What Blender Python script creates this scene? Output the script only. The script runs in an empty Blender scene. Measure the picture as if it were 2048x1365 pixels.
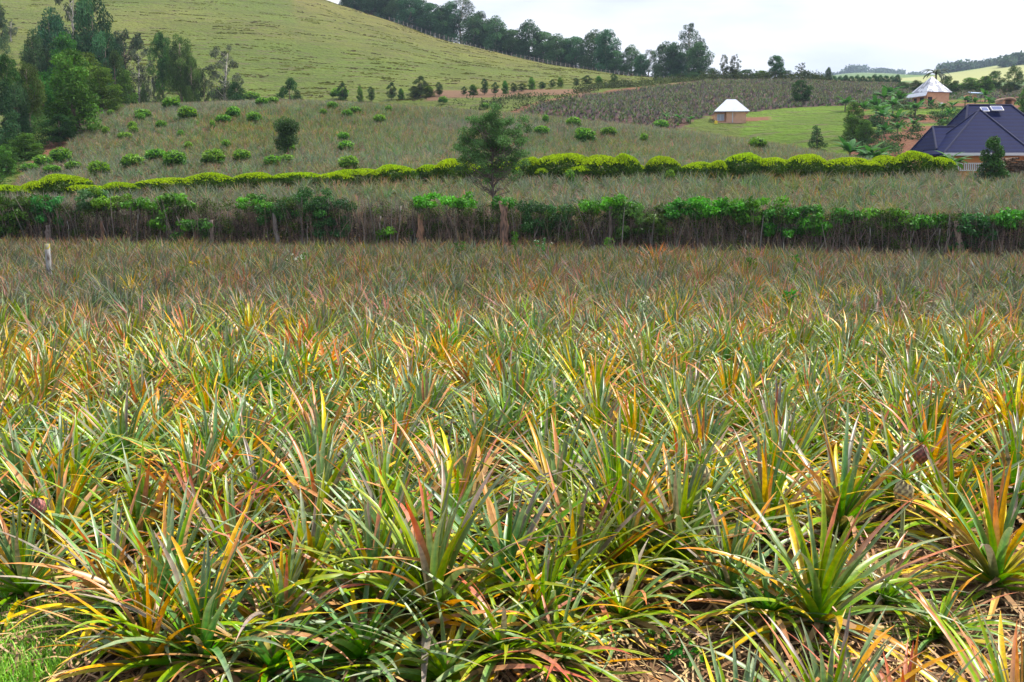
import bpy, math, random
import numpy as np
from mathutils import Vector, Matrix

# ------------------------------------------------------------------ camera, world, sun
sc = bpy.context.scene
FPX, CAMH, HORIZ = 2100.0, 2.6, 375.0
PITCH = math.atan((682.5-HORIZ)/FPX)
cam_d = bpy.data.cameras.new('camera'); cam = bpy.data.objects.new('camera', cam_d)
sc.collection.objects.link(cam); sc.camera = cam
cam_d.sensor_width = 36.0; cam_d.lens = 36.0*FPX/2048.0
cam_d.clip_start = 0.05; cam_d.clip_end = 20000
cam.location = (0, 0, CAMH); cam.rotation_euler = (math.pi/2-PITCH, 0, 0)

SUN_EL, SUN_AZ = 60.0, 74.0      # azimuth measured clockwise from +Y (away from camera) towards +X (right)
w = bpy.data.worlds.new('World'); sc.world = w; w.use_nodes = True
nt = w.node_tree; N = nt.nodes; L = nt.links
for n in list(N): N.remove(n)
wo = N.new('ShaderNodeOutputWorld'); bg = N.new('ShaderNodeBackground'); L.new(bg.outputs[0], wo.inputs[0])
sky = N.new('ShaderNodeTexSky'); sky.sky_type = 'NISHITA'; sky.sun_disc = False
sky.sun_elevation = math.radians(SUN_EL); sky.sun_rotation = math.radians(SUN_AZ)
tc = N.new('ShaderNodeTexCoord'); mp = N.new('ShaderNodeMapping'); mp.inputs['Scale'].default_value = (1.6, 1.6, 6.0)
L.new(tc.outputs['Generated'], mp.inputs[0])
nz = N.new('ShaderNodeTexNoise'); nz.inputs['Scale'].default_value = 2.2; nz.inputs['Detail'].default_value = 5; nz.inputs['Roughness'].default_value = .5
L.new(mp.outputs[0], nz.inputs[0])
cr = N.new('ShaderNodeValToRGB'); cr.color_ramp.elements[0].position = .38; cr.color_ramp.elements[1].position = .60
cr.color_ramp.elements[0].color = (4.1, 4.5, 5.6, 1); cr.color_ramp.elements[1].color = (6.6, 6.65, 6.85, 1)
L.new(nz.outputs[0], cr.inputs[0])
nz2 = N.new('ShaderNodeTexNoise'); nz2.inputs['Scale'].default_value = 1.3; nz2.inputs['Detail'].default_value = 3
L.new(mp.outputs[0], nz2.inputs[0])
# cloud cover thins out overhead, dense towards the horizon
sx = N.new('ShaderNodeSeparateXYZ'); L.new(tc.outputs['Generated'], sx.inputs[0])
mr = N.new('ShaderNodeMapRange'); mr.inputs[1].default_value = .28; mr.inputs[2].default_value = .6; mr.inputs[3].default_value = .97; mr.inputs[4].default_value = .12
L.new(sx.outputs[2], mr.inputs[0])
mx = N.new('ShaderNodeMix'); mx.data_type = 'RGBA'
L.new(mr.outputs[0], mx.inputs[0]); L.new(sky.outputs[0], mx.inputs[6]); L.new(cr.outputs[0], mx.inputs[7])
L.new(mx.outputs[2], bg.inputs[0]); bg.inputs[1].default_value = 0.1

sun_d = bpy.data.lights.new('sun', 'SUN'); sun_d.energy = 5.0; sun_d.angle = math.radians(.6); sun_d.color = (1, .95, .86)
sun = bpy.data.objects.new('sun', sun_d); sc.collection.objects.link(sun)
el, az = math.radians(SUN_EL), math.radians(SUN_AZ)
sdir = Vector((math.sin(az)*math.cos(el), math.cos(az)*math.cos(el), math.sin(el)))
sun.rotation_euler = (-sdir).to_track_quat('-Z', 'Y').to_euler()
sc.view_settings.view_transform = 'Standard'; sc.view_settings.look = 'None'; sc.view_settings.exposure = 1.05; sc.view_settings.gamma = 1
sc.render.engine = 'CYCLES'
sc.cycles.max_bounces = 6; sc.cycles.diffuse_bounces = 2; sc.cycles.glossy_bounces = 2; sc.cycles.transmission_bounces = 3
sc.cycles.transparent_max_bounces = 4; sc.cycles.volume_bounces = 0
sc.cycles.use_denoising = True; sc.cycles.denoiser = 'OPENIMAGEDENOISE'; sc.cycles.denoising_input_passes = 'RGB_ALBEDO_NORMAL'; sc.cycles.denoising_prefilter = 'ACCURATE'

# ------------------------------------------------------------------ helpers
C = sc.collection
R = math.radians

def mat(name, col=(.5, .5, .5), rough=.6, attr=False, transl=0.0, vary=0.0, bump=None, spec=.5, post=None, metal=0.0):
    m = bpy.data.materials.new(name); m.use_nodes = True
    t = m.node_tree; n = t.nodes; l = t.links
    b = n['Principled BSDF']; b.inputs['Roughness'].default_value = rough; b.inputs['Specular IOR Level'].default_value = spec
    b.inputs['Metallic'].default_value = metal
    if attr:
        a = n.new('ShaderNodeAttribute'); a.attribute_name = 'Col'; src = a.outputs['Color']
    else:
        a = n.new('ShaderNodeRGB'); a.outputs[0].default_value = (*col, 1); src = a.outputs[0]
    if vary:
        oi = n.new('ShaderNodeObjectInfo'); h = n.new('ShaderNodeHueSaturation')
        m1 = n.new('ShaderNodeMapRange'); m1.inputs[3].default_value = .5-.07*vary; m1.inputs[4].default_value = .5+.07*vary
        m2 = n.new('ShaderNodeMapRange'); m2.inputs[3].default_value = 1-.5*vary; m2.inputs[4].default_value = 1+.5*vary
        fr = n.new('ShaderNodeMath'); fr.operation = 'FRACT'; mu = n.new('ShaderNodeMath'); mu.operation = 'MULTIPLY'; mu.inputs[1].default_value = 17.31
        l.new(oi.outputs['Random'], m1.inputs[0]); l.new(oi.outputs['Random'], mu.inputs[0]); l.new(mu.outputs[0], fr.inputs[0]); l.new(fr.outputs[0], m2.inputs[0])
        l.new(m1.outputs[0], h.inputs['Hue']); l.new(m2.outputs[0], h.inputs['Value']); l.new(src, h.inputs['Color']); src = h.outputs[0]
    if post: src = post(n, l, src)
    l.new(src, b.inputs['Base Color'])
    if bump:
        sc_, st, dist = bump
        g = n.new('ShaderNodeNewGeometry'); x = n.new('ShaderNodeTexNoise'); x.inputs['Scale'].default_value = sc_; x.inputs['Detail'].default_value = 6
        bm = n.new('ShaderNodeBump'); bm.inputs['Strength'].default_value = st; bm.inputs['Distance'].default_value = dist
        l.new(g.outputs['Position'], x.inputs[0]); l.new(x.outputs[0], bm.inputs['Height']); l.new(bm.outputs[0], b.inputs['Normal'])
    if transl:
        tr = n.new('ShaderNodeBsdfTranslucent'); ms = n.new('ShaderNodeMixShader'); ms.inputs[0].default_value = transl
        gm = n.new('ShaderNodeHueSaturation'); gm.inputs['Saturation'].default_value = 1.15; gm.inputs['Value'].default_value = 1.5
        l.new(src, gm.inputs['Color']); l.new(gm.outputs[0], tr.inputs[0])
        l.new(b.outputs[0], ms.inputs[1]); l.new(tr.outputs[0], ms.inputs[2]); l.new(ms.outputs[0], n['Material Output'].inputs[0])
    return m

def noise_mix(scale, c2, lo=.4, hi=.6, vec='Position', stretch=None, detail=5, amt=1.0):
    def f(n, l, src):
        if vec == 'Position': g = n.new('ShaderNodeNewGeometry'); v = g.outputs['Position']
        else: g = n.new('ShaderNodeTexCoord'); v = g.outputs['Object']
        if stretch:
            mp = n.new('ShaderNodeMapping'); mp.inputs['Scale'].default_value = stretch; l.new(v, mp.inputs[0]); v = mp.outputs[0]
        x = n.new('ShaderNodeTexNoise'); x.inputs['Scale'].default_value = scale; x.inputs['Detail'].default_value = detail
        l.new(v, x.inputs[0])
        r = n.new('ShaderNodeMapRange'); r.inputs[1].default_value = lo; r.inputs[2].default_value = hi; r.inputs[4].default_value = amt
        l.new(x.outputs[0], r.inputs[0])
        m = n.new('ShaderNodeMix'); m.data_type = 'RGBA'; l.new(r.outputs[0], m.inputs[0]); l.new(src, m.inputs[6]); m.inputs[7].default_value = (*c2, 1)
        return m.outputs[2]
    return f

def chain(*fs):
    def f(n, l, s):
        for g in fs: s = g(n, l, s)
        return s
    return f

class MB:
    def __init__(s): s.v = []; s.f3 = []; s.f4 = []; s.c = []; s.n = 0; s.smooth = False
    def add(s, v, f, c=None):
        v = np.asarray(v, np.float64).reshape(-1, 3); f = np.asarray(f, np.int64)
        (s.f4 if f.shape[1] == 4 else s.f3).append(f+s.n); s.v.append(v)
        if c is None: c = (1, 1, 1)
        c = np.asarray(c, np.float64)
        if c.ndim == 1: c = np.tile(c, (len(v), 1))
        s.c.append(c); s.n += len(v)
    def add34(s, v, f4, f3, c):
        k = s.n; s.add(v, f4, c); s.f3.append(np.asarray(f3)+k)
    def mesh(s, name, m, smooth=None):
        me = bpy.data.meshes.new(name)
        v = np.concatenate(s.v); me.vertices.add(len(v)); me.vertices.foreach_set('co', v.astype(np.float32).ravel())
        f4 = np.concatenate(s.f4) if s.f4 else np.zeros((0, 4), int); f3 = np.concatenate(s.f3) if s.f3 else np.zeros((0, 3), int)
        nl = f4.size+f3.size; me.loops.add(nl); me.polygons.add(len(f4)+len(f3))
        me.loops.foreach_set('vertex_index', np.concatenate([f4.ravel(), f3.ravel()]).astype(np.int32))
        st = np.concatenate([np.arange(len(f4))*4, f4.size+np.arange(len(f3))*3]).astype(np.int32)
        me.polygons.foreach_set('loop_start', st)
        me.update(calc_edges=True)
        a = me.attributes.new('Col', 'FLOAT_COLOR', 'POINT'); c = np.concatenate(s.c); c = np.hstack([c, np.ones((len(c), 1))])
        a.data.foreach_set('color', c.astype(np.float32).ravel())
        sm = s.smooth if smooth is None else smooth
        me.polygons.foreach_set('use_smooth', np.full(len(me.polygons), sm))
        me.materials.append(m); return me
    def box(s, c, d, rz=0, col=(1, 1, 1)):
        x, y, z = [q/2 for q in d]
        v = np.array([[i*x, j*y, k*z] for k in (-1, 1) for j in (-1, 1) for i in (-1, 1)])
        ca, sa = math.cos(rz), math.sin(rz); v = v@np.array([[ca, sa, 0], [-sa, ca, 0], [0, 0, 1]])+np.array(c)
        s.add(v, [[0, 2, 3, 1], [4, 5, 7, 6], [0, 1, 5, 4], [2, 6, 7, 3], [0, 4, 6, 2], [1, 3, 7, 5]], col)
    def tube(s, pts, rad, k=6, col=(1, 1, 1), cap=True):
        pts = np.asarray(pts, float); n = len(pts); rad = np.broadcast_to(rad, n)
        t = np.gradient(pts, axis=0); t /= np.linalg.norm(t, axis=1)[:, None]+1e-9
        ref = np.array([0.31, 0.95, 0.05]) if abs(t[0, 2]) > .7 else np.array([0, 0, 1.])
        a = np.cross(t, ref); a /= np.linalg.norm(a, axis=1)[:, None]+1e-9; b = np.cross(t, a)
        th = np.arange(k)/k*2*math.pi
        v = pts[:, None]+(a[:, None]*np.cos(th)[None, :, None]+b[:, None]*np.sin(th)[None, :, None])*rad[:, None, None]
        i = np.arange(n-1)[:, None]*k; j = np.arange(k)[None]; j2 = (j+1) % k
        f = np.stack([i+j, i+j2, i+k+j2, i+k+j], -1).reshape(-1, 4)
        base = s.n; s.add(v.reshape(-1, 3), f, col)
        if cap and k == 4:
            s.f4.append(np.array([[base+3, base+2, base+1, base]])); e = base+(n-1)*k; s.f4.append(np.array([[e, e+1, e+2, e+3]]))
        elif cap:
            e = base+(n-1)*k
            s.f3.append(np.array([[e, e+q, e+q+1] for q in range(1, k-1)]))

def obj(name, me, parent=None, loc=None, mtx=None):
    if isinstance(me, tuple): me = me[0].mesh(name, me[1])
    o = bpy.data.objects.new(name, me); C.objects.link(o)
    if parent: o.parent = parent
    if loc is not None: o.location = loc
    return o

LABELS = []
def tag(o, label=None, cat=None, group=None, kind=None):
    if label: o['label'] = label
    if cat: o['category'] = cat
    if group: o['group'] = group
    if kind: o['kind'] = kind
    return o

def empty(name, loc, rz=0, scale=(1, 1, 1)):
    o = bpy.data.objects.new(name, None); C.objects.link(o); o.location = loc; o.rotation_euler = (0, 0, rz); o.scale = scale
    o.empty_display_size = .2
    return o

ORD = ['leftmost', 'second', 'third', 'fourth', 'fifth', 'sixth', 'seventh', 'eighth', 'ninth', 'tenth', 'eleventh', 'twelfth', 'thirteenth',
       'fourteenth', 'fifteenth', 'sixteenth', 'seventeenth', 'eighteenth', 'nineteenth', 'twentieth', 'twenty-first', 'twenty-second',
       'twenty-third', 'twenty-fourth', 'twenty-fifth', 'twenty-sixth', 'twenty-seventh', 'twenty-eighth', 'twenty-ninth', 'thirtieth',
       'thirty-first', 'thirty-second', 'thirty-third', 'thirty-fourth', 'thirty-fifth']
def nth(i, n, what, where):
    if i == 0: return f'leftmost {what} {where}'
    if i == n-1: return f'rightmost {what} {where}'
    return f'{ORD[i]} {what} from the left {where}'

# ------------------------------------------------------------------ terrain
def zpy(Y, py): return CAMH-Y*math.tan(math.atan((py-682.5)/FPX)+PITCH)
def colp(px, crest, tail):
    """crest: (Y, py of plant tops) list for the crop fields; tail: (Y, py | ('d', dz)) beyond"""
    pts = [(-40, 0.), (0, 0.), (30, 0.), (41, 0.)]
    for Y, py in crest: pts.append((Y, zpy(Y, py)-.7))
    for Y, p in tail:
        pts.append((Y, pts[-1][1]+p[1] if isinstance(p, tuple) else zpy(Y, p)))
    return px, pts
D = lambda d: ('d', d)
COLS = [
 colp(-400, [(60, 392), (80, 350), (110, 240), (125, 215)], [(140, D(1)), (200, 180), (450, -100), (600, D(10)), (3500, D(-60))]),
 colp(0,    [(58, 383), (76, 342), (95, 285), (115, 232)], [(135, D(0)), (165, D(1)), (205, 182), (450, -80), (600, D(10)), (3500, D(-60))]),
 colp(250,  [(60, 369), (90, 270), (118, 198)], [(135, D(-.5)), (165, D(-1)), (210, 190), (450, -80), (600, D(10)), (3500, D(-60))]),
 colp(600,  [(61, 353), (95, 246), (122, 188)], [(140, D(-.6)), (170, D(-3)), (212, 196), (430, -36), (480, D(-2)), (700, D(-40)), (3500, D(-40))]),
 colp(750,  [(62, 346), (95, 250), (120, 195)], [(138, D(-.6)), (168, D(-3)), (210, 199), (400, 22), (430, D(-1)), (520, D(-20)), (700, D(-40)), (3500, D(-20))]),
 colp(900,  [(63, 340), (95, 252), (117, 207)], [(135, D(-.6)), (165, D(-3)), (205, 199), (390, 77), (420, D(-1.5)), (520, D(-20)), (700, D(-30)), (3500, D(-20))]),
 colp(1050, [(63, 338), (92, 262), (113, 214)], [(128, D(-.8)), (150, D(-2.5)), (175, 211), (205, 193), (225, 184), (372, 114), (400, D(-1.5)), (520, D(-20)), (3500, D(-20))]),
 colp(1200, [(63, 336), (90, 270), (107, 230)], [(120, D(-.8)), (140, D(-2.5)), (165, 222), (205, 187), (235, 176), (350, 141), (375, D(-1.5)), (500, D(-16)), (3500, D(-20))]),
 colp(1350, [(63, 335), (85, 282), (101, 245)], [(115, D(-.8)), (132, D(-2)), (155, 240), (235, 172), (325, 157), (350, D(-1.5)), (500, D(-14)), (3500, D(-10))]),
 colp(1450, [(63, 334), (83, 289), (97, 260)], [(112, D(-.8)), (130, D(-1.5)), (152, 252), (166, 245), (245, 165), (262, 160), (300, 158), (330, D(-3)), (500, D(-14)), (3500, D(-10))]),
 colp(1600, [(63, 333), (78, 300), (90, 283)], [(105, D(-.8)), (118, D(-.6)), (130, 285), (180, 216), (250, 166), (270, 161), (290, D(-2)), (450, D(-16)), (900, 163), (1300, 146), (1800, 142), (2100, D(-30)), (3500, D(-30))]),
 colp(1700, [(63, 332), (73, 309), (80, 301)], [(95, D(-.6)), (115, D(-.3)), (127, 288), (182, 214), (250, 169), (280, 165), (300, D(-2)), (450, D(-16)), (900, 161), (1200, 150), (1800, 145), (2100, D(-30)), (3500, D(-30))]),
 colp(1850, [(62, 330), (67, 327)], [(78, D(-.7)), (110, D(.4)), (125, 290), (172, 210), (190, 203), (250, 180), (285, 171), (310, D(-3)), (450, D(-10)), (850, 160), (1150, 150), (1800, 148), (2100, D(-30)), (3500, D(-30))]),
 colp(2048, [(61, 332), (66, 330)], [(76, D(-.7)), (110, D(.6)), (125, 285), (175, 208), (205, 196), (300, 176), (330, D(-3)), (420, D(-5)), (640, 172), (1000, 112), (1100, D(0)), (1500, D(-40)), (3500, D(-60))]),
 colp(2500, [(61, 332), (66, 332)], [(76, D(-.5)), (110, D(1)), (125, 280), (175, 200), (205, 190), (300, 170), (330, D(-3)), (420, D(-5)), (640, 160), (1000, 75), (1100, D(3)), (1500, D(-40)), (3500, D(-60))]),
]
NY = 900
YT = np.concatenate([[-40.], np.geomspace(3, 3500, NY-1)])
PXG = np.arange(-400, 2501, 25.)
_tab = np.zeros((len(COLS), NY))
for i, (px, pts) in enumerate(COLS):
    p = np.array(pts); _tab[i] = np.interp(YT, p[:, 0], p[:, 1])
_k = np.exp(-.5*(np.arange(-14, 15)/5.0)**2); _k /= _k.sum()
for i in range(len(_tab)):
    _tab[i] = np.convolve(np.pad(_tab[i], 14, 'edge'), _k, 'valid')
_cp = np.array([c[0] for c in COLS], float)
TAB = np.stack([np.interp(PXG, _cp, _tab[:, j]) for j in range(NY)], 0)      # [NY, NPX]
_k2 = np.exp(-.5*(np.arange(-6, 7)/2.2)**2); _k2 /= _k2.sum()
TAB = np.stack([np.convolve(np.pad(r, 6, 'edge'), _k2, 'valid') for r in TAB], 0)

def vnoise(x, y, s, seed=0):
    x = np.asarray(x, float)/s; y = np.asarray(y, float)/s
    xi = np.floor(x); yi = np.floor(y); fx = x-xi; fy = y-yi; fx = fx*fx*(3-2*fx); fy = fy*fy*(3-2*fy)
    def h(a, b):
        q = np.sin(a*127.1+b*311.7+seed*74.7)*43758.5453; return q-np.floor(q)
    return (h(xi, yi)*(1-fx)+h(xi+1, yi)*fx)*(1-fy)+(h(xi, yi+1)*(1-fx)+h(xi+1, yi+1)*fx)*fy

def pxof(X, Y): return 1024+FPX*np.asarray(X)/np.maximum(np.asarray(Y), 8.)/math.cos(PITCH)*.995
def hgt(X, Y):
    X = np.asarray(X, float); Y = np.asarray(Y, float)
    px = np.clip(pxof(X, Y), -400, 2499.9); j = np.clip(np.searchsorted(YT, Y)-1, 0, NY-2)
    fy = np.clip((Y-YT[j])/(YT[j+1]-YT[j]), 0, 1); q = (px+400)/25; i = q.astype(int); fx = q-i
    z = (TAB[j, i]*(1-fx)+TAB[j, i+1]*fx)*(1-fy)+(TAB[j+1, i]*(1-fx)+TAB[j+1, i+1]*fx)*fy
    amp = np.clip((Y-4)/60, .12, 1)
    z = z+(vnoise(X, Y, 14, 3)-.5)*np.clip((Y-130)/150, 0, 1)*1.0+(vnoise(X, Y, 4, 5)-.5)*.22*np.clip(amp, 0, .6)
    z = z+(vnoise(X, Y, .9, 8)-.5)*.14*np.clip((16-Y)/8, 0, 1)
    z = z-np.clip((5.9-Y)/2.0, 0, 1)*.28-np.clip((5.4-Y)/8, 0, 1)*.9      # bank falling towards the verge
    return z
def H1(X, Y): return float(hgt(np.array([X]), np.array([Y]))[0])
def P(px, py, Y):
    Z = zpy(Y, py); dep = Y*math.cos(PITCH)+(CAMH-Z)*math.sin(PITCH)
    return (px-1024)/FPX*dep, Y, Z
def hit(px, py, off=0., y0=4.2, y1=3000):
    Ys = np.geomspace(y0, y1, 3000); X = []; 
    tt = math.tan(math.atan((py-682.5)/FPX)+PITCH); Z = CAMH-Ys*tt
    dep = Ys*math.cos(PITCH)+(CAMH-Z)*math.sin(PITCH); X = (px-1024)/FPX*dep
    g = hgt(X, Ys)+off; b = np.nonzero(Z <= g)[0]
    k = b[0] if len(b) else len(Ys)-1
    return float(X[k]), float(Ys[k]), float(g[k]-off)

def crestY(px): return np.interp(px, [-400, 0, 250, 600, 750, 900, 1050, 1200, 1350, 1450, 1600, 1700, 1780, 1850, 2500], [120, 120, 126, 131, 129, 126, 121, 115, 108, 104, 96, 84, 74, 66, 66])
def darkA(px): return np.interp(px, [1000, 1050, 1200, 1350, 1430, 1480, 1530, 1600, 1700, 1850, 2048, 2500], [160, 155, 150, 152, 172, 176, 182, 184, 186, 192, 205, 205])
def darkB(px): return np.interp(px, [1000, 1050, 1200, 1350, 1450, 1600, 1850, 2048], [165, 176, 208, 238, 262, 282, 290, 296])
YHED = lambda px: np.interp(px, [0, 1024, 2048], [42.0, 39.0, 34.0])     # dark hedge line
YYEL = lambda px: np.interp(px, [-100, 0, 600, 1050, 2048], [58.5, 58.5, 61, 62.5, 62])

def zone(X, Y):
    px = pxof(X, Y)+(vnoise(X, Y, 9, 11)-.5)*16; Yn = Y+(vnoise(X, Y, 6, 12)-.5)*5
    z = np.full(np.shape(X), 1)                                     # 1 = pasture
    z = np.where(Yn < crestY(px)+4, 0, z)                              # 0 = crop soil
    z = np.where((Yn > crestY(px)+4) & (px > 1000) & (Yn > darkA(px)) & (Yn < darkB(px)), 2, z)   # dark crop field
    z = np.where((px > 960) & (Yn >= darkB(px)) & (Yn < darkB(px)+9) & (px < 1480), 3, z)          # red soil strip
    z = np.where((px > 860) & (px < 1180) & (Yn > 207) & (Yn < 224-(px-860)*.0), 4, z)               # brown strip under the young trees
    z = np.where((px > 1690) & (Yn > crestY(px)+10) & (Yn < darkA(px)), 3, z)
    z = np.where((px > 1415) & (px < 1530) & (Yn > 162) & (Yn < 169), 3, z)
    lbz = np.interp(Y, [58, 75, 85, 100, 112, 140], [0, 45, 110, 150, 185, 235]); z = np.where((px < lbz) & (Y > 62) & (Y < 140), 1, z)
    z = np.where((px > lbz-38) & (px < lbz+12) & (Y > 78) & (Y < 99), 3, z)
    z = np.where((z == 3) & (px > 1690) & (vnoise(X, Y, 5, 21) > .60), 1, z)
    z = np.where(Y > 600, 5, z)
    return z

ZC = {0: (.11, .06, .032), 1: (.108, .150, .026), 2: (.085, .05, .05), 3: (.17, .062, .036), 4: (.17, .10, .06), 5: (.17, .20, .07)}
nu, yrow = 380, np.concatenate([[-30, -12, -4, 0, 2], np.geomspace(3, 2300, 640)])
us = np.linspace(-.82, .82, nu)
Yg = np.repeat(yrow[:, None], nu, 1); Xg = us[None]*(np.maximum(Yg, 0)+22)
Zg = hgt(Xg, Yg); zn = zone(Xg, Yg)
Vt = np.stack([Xg, Yg, Zg], -1).reshape(-1, 3)
colg = np.zeros((len(Vt), 3)); znf = zn.reshape(-1)
for k, c in ZC.items(): colg[znf == k] = c
Xf, Yf = Xg.reshape(-1), Yg.reshape(-1); pxf = pxof(Xf, Yf)
# pasture tint: drier and more golden near the ridge and the top
dry = np.clip((vnoise(Xf, Yf, 60, 2)*.6+vnoise(Xf, Yf, 17, 4)*.4-.35)*1.6, 0, 1)
ridge = np.clip((Yf-300)/90, 0, 1)*(pxf > 600)
dr = np.clip(dry*.55+ridge*.6, 0, 1)[:, None]
m1 = (znf == 1)[:, None]
colg = np.where(m1, colg*(1-dr)+np.array([.21, .17, .05])*dr, colg)
gs = ((znf == 1) & (pxf > 1480) & (Yf < 200))[:, None]; colg = np.where(gs, np.array([.12, .21, .018])*(1-dry[:, None]*.3), colg)
far = (znf == 5)[:, None]; pt = (vnoise(Xf, Yf, 90, 7) > .52)[:, None]
colg = np.where(far, np.where(pt, np.array([.25, .26, .11]), np.array([.10, .15, .05])), colg)
i = np.arange(len(yrow)-1)[:, None]*nu+np.arange(nu-1)[None]
quads = np.stack([i, i+1, i+nu+1, i+nu], -1).reshape(-1, 4)
zf = zn[:-1, :-1].reshape(-1); yf = Yg[:-1, :-1].reshape(-1); pf = pxof(Xg, Yg)[:-1, :-1].reshape(-1)
terrace = chain(noise_mix(1.0, (.085, .095, .03), .47, .62, stretch=(.16, .35, 1.5), detail=7, amt=.5), noise_mix(1.0, (.045, .05, .02), .5, .58, stretch=(.05, .1, .35), detail=6, amt=.25))
M_ground = mat('soil and litter', rough=.95, attr=True, spec=.15, bump=(9, .7, .05),
               post=chain(noise_mix(3.0, (.24, .13, .06), .46, .66, detail=8), noise_mix(14, (.10, .06, .03), .5, .66, detail=5, amt=.7)))
M_dsoil = mat('dark field soil', rough=.95, attr=True, spec=.1, bump=(2, .6, .1), post=noise_mix(.12, (.13, .065, .045), .5, .7, detail=4))
M_pasture = mat('pasture grass', rough=.95, attr=True, spec=.1, bump=(.8, 1.0, 1.4),
                post=chain(terrace, noise_mix(.9, (.13, .085, .07), .56, .64, stretch=(.3, .5, 1.8), detail=6, amt=.55), noise_mix(2.5, (.17, .20, .03), .5, .7, detail=5, amt=.5)))
M_far = mat('far hillside', rough=1, attr=True, spec=.05)
groups = [('ground', (yf < 140) & (zf == 0), M_ground), ('distant_hills', zf == 5, M_far),
          ('red_soil', np.isin(zf, (3, 4)), M_ground), ('crop_field_soil', zf == 2, M_dsoil)]
done = np.zeros(len(zf), bool)
def submesh(name, mask, m):
    q = quads[mask]; u, inv = np.unique(q, return_inverse=True); b = MB(); b.add(Vt[u], inv.reshape(-1, 4), colg[u])
    return tag(obj(name, b.mesh(name, m, True)), kind='structure')
for nm, mk, m in groups:
    mk = mk & ~done; done |= mk
    if mk.any(): submesh(nm, mk, m)
submesh('grassy_hill', ~done & (pf < 1420), M_pasture); submesh('grass_slope', ~done & (pf >= 1420), M_pasture)

# ------------------------------------------------------------------ the cloud whose shade lies over the far fields
def build_cloud():
    m = bpy.data.materials.new('thin cloud'); m.use_nodes = True; n = m.node_tree.nodes; l = m.node_tree.links
    for q in list(n): n.remove(q)
    out = n.new('ShaderNodeOutputMaterial'); tr = n.new('ShaderNodeBsdfTransparent'); tl = n.new('ShaderNodeBsdfTranslucent'); df = n.new('ShaderNodeBsdfDiffuse'); ad = n.new('ShaderNodeMixShader'); mxs = n.new('ShaderNodeMixShader')
    tl.inputs[0].default_value = (.97, .97, 1, 1); df.inputs[0].default_value = (.9, .9, .93, 1); ad.inputs[0].default_value = .25
    l.new(tl.outputs[0], ad.inputs[1]); l.new(df.outputs[0], ad.inputs[2])
    at = n.new('ShaderNodeAttribute'); at.attribute_name = 'Col'; g = n.new('ShaderNodeNewGeometry'); x = n.new('ShaderNodeTexNoise'); x.inputs['Scale'].default_value = .05; x.inputs['Detail'].default_value = 5
    l.new(g.outputs['Position'], x.inputs[0]); r_ = n.new('ShaderNodeMapRange'); r_.inputs[1].default_value = .35; r_.inputs[2].default_value = .65; r_.inputs[3].default_value = .30; r_.inputs[4].default_value = .48; l.new(x.outputs[0], r_.inputs[0])
    mu = n.new('ShaderNodeMath'); mu.operation = 'MULTIPLY'; l.new(at.outputs['Fac'], mu.inputs[0]); l.new(r_.outputs[0], mu.inputs[1])
    l.new(mu.outputs[0], mxs.inputs[0]); l.new(tr.outputs[0], mxs.inputs[1]); l.new(ad.outputs[0], mxs.inputs[2]); l.new(mxs.outputs[0], out.inputs[0])
    zc = 260.; off = sdir*(zc/sdir.z); gx = np.linspace(-650, 650, 150); gy = 17+np.concatenate([np.linspace(0, 20, 24), np.geomspace(21, 720, 60)])
    X, Y = np.meshgrid(gx, gy); Ye = Y+(vnoise(X, Y*0, 9, 31)-.5)*5+(vnoise(X, Y*0, 34, 32)-.5)*6-X*.10*np.exp(-(X/60)**2)*(Y < 60)
    ed = np.minimum(np.clip((Y-17)/13, 0, 1), np.clip(np.minimum((650-abs(X))/60, (737-Y)/80), 0, 1)); ed = ed*ed*(3-2*ed)
    th = 14*np.sqrt(ed)*(.6+.8*vnoise(X, Y, 45, 33)); base = (vnoise(X, Y, 80, 34)-.5)*6
    mb = MB(); ny_, nx_ = X.shape; i = np.arange(ny_-1)[:, None]*nx_+np.arange(nx_-1)[None]; qd = np.stack([i, i+1, i+nx_+1, i+nx_], -1).reshape(-1, 4); c = np.repeat(ed.reshape(-1, 1), 3, 1)
    mb.add(np.stack([X+off.x, Ye+off.y, zc+base+th], -1), qd, c); mb.add(np.stack([X+off.x, Ye+off.y, zc+base-th*.4-.01], -1), qd[:, ::-1], c)
    return tag(obj('cloud', mb.mesh('cloud', m, True)), kind='structure')
build_cloud()

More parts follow.
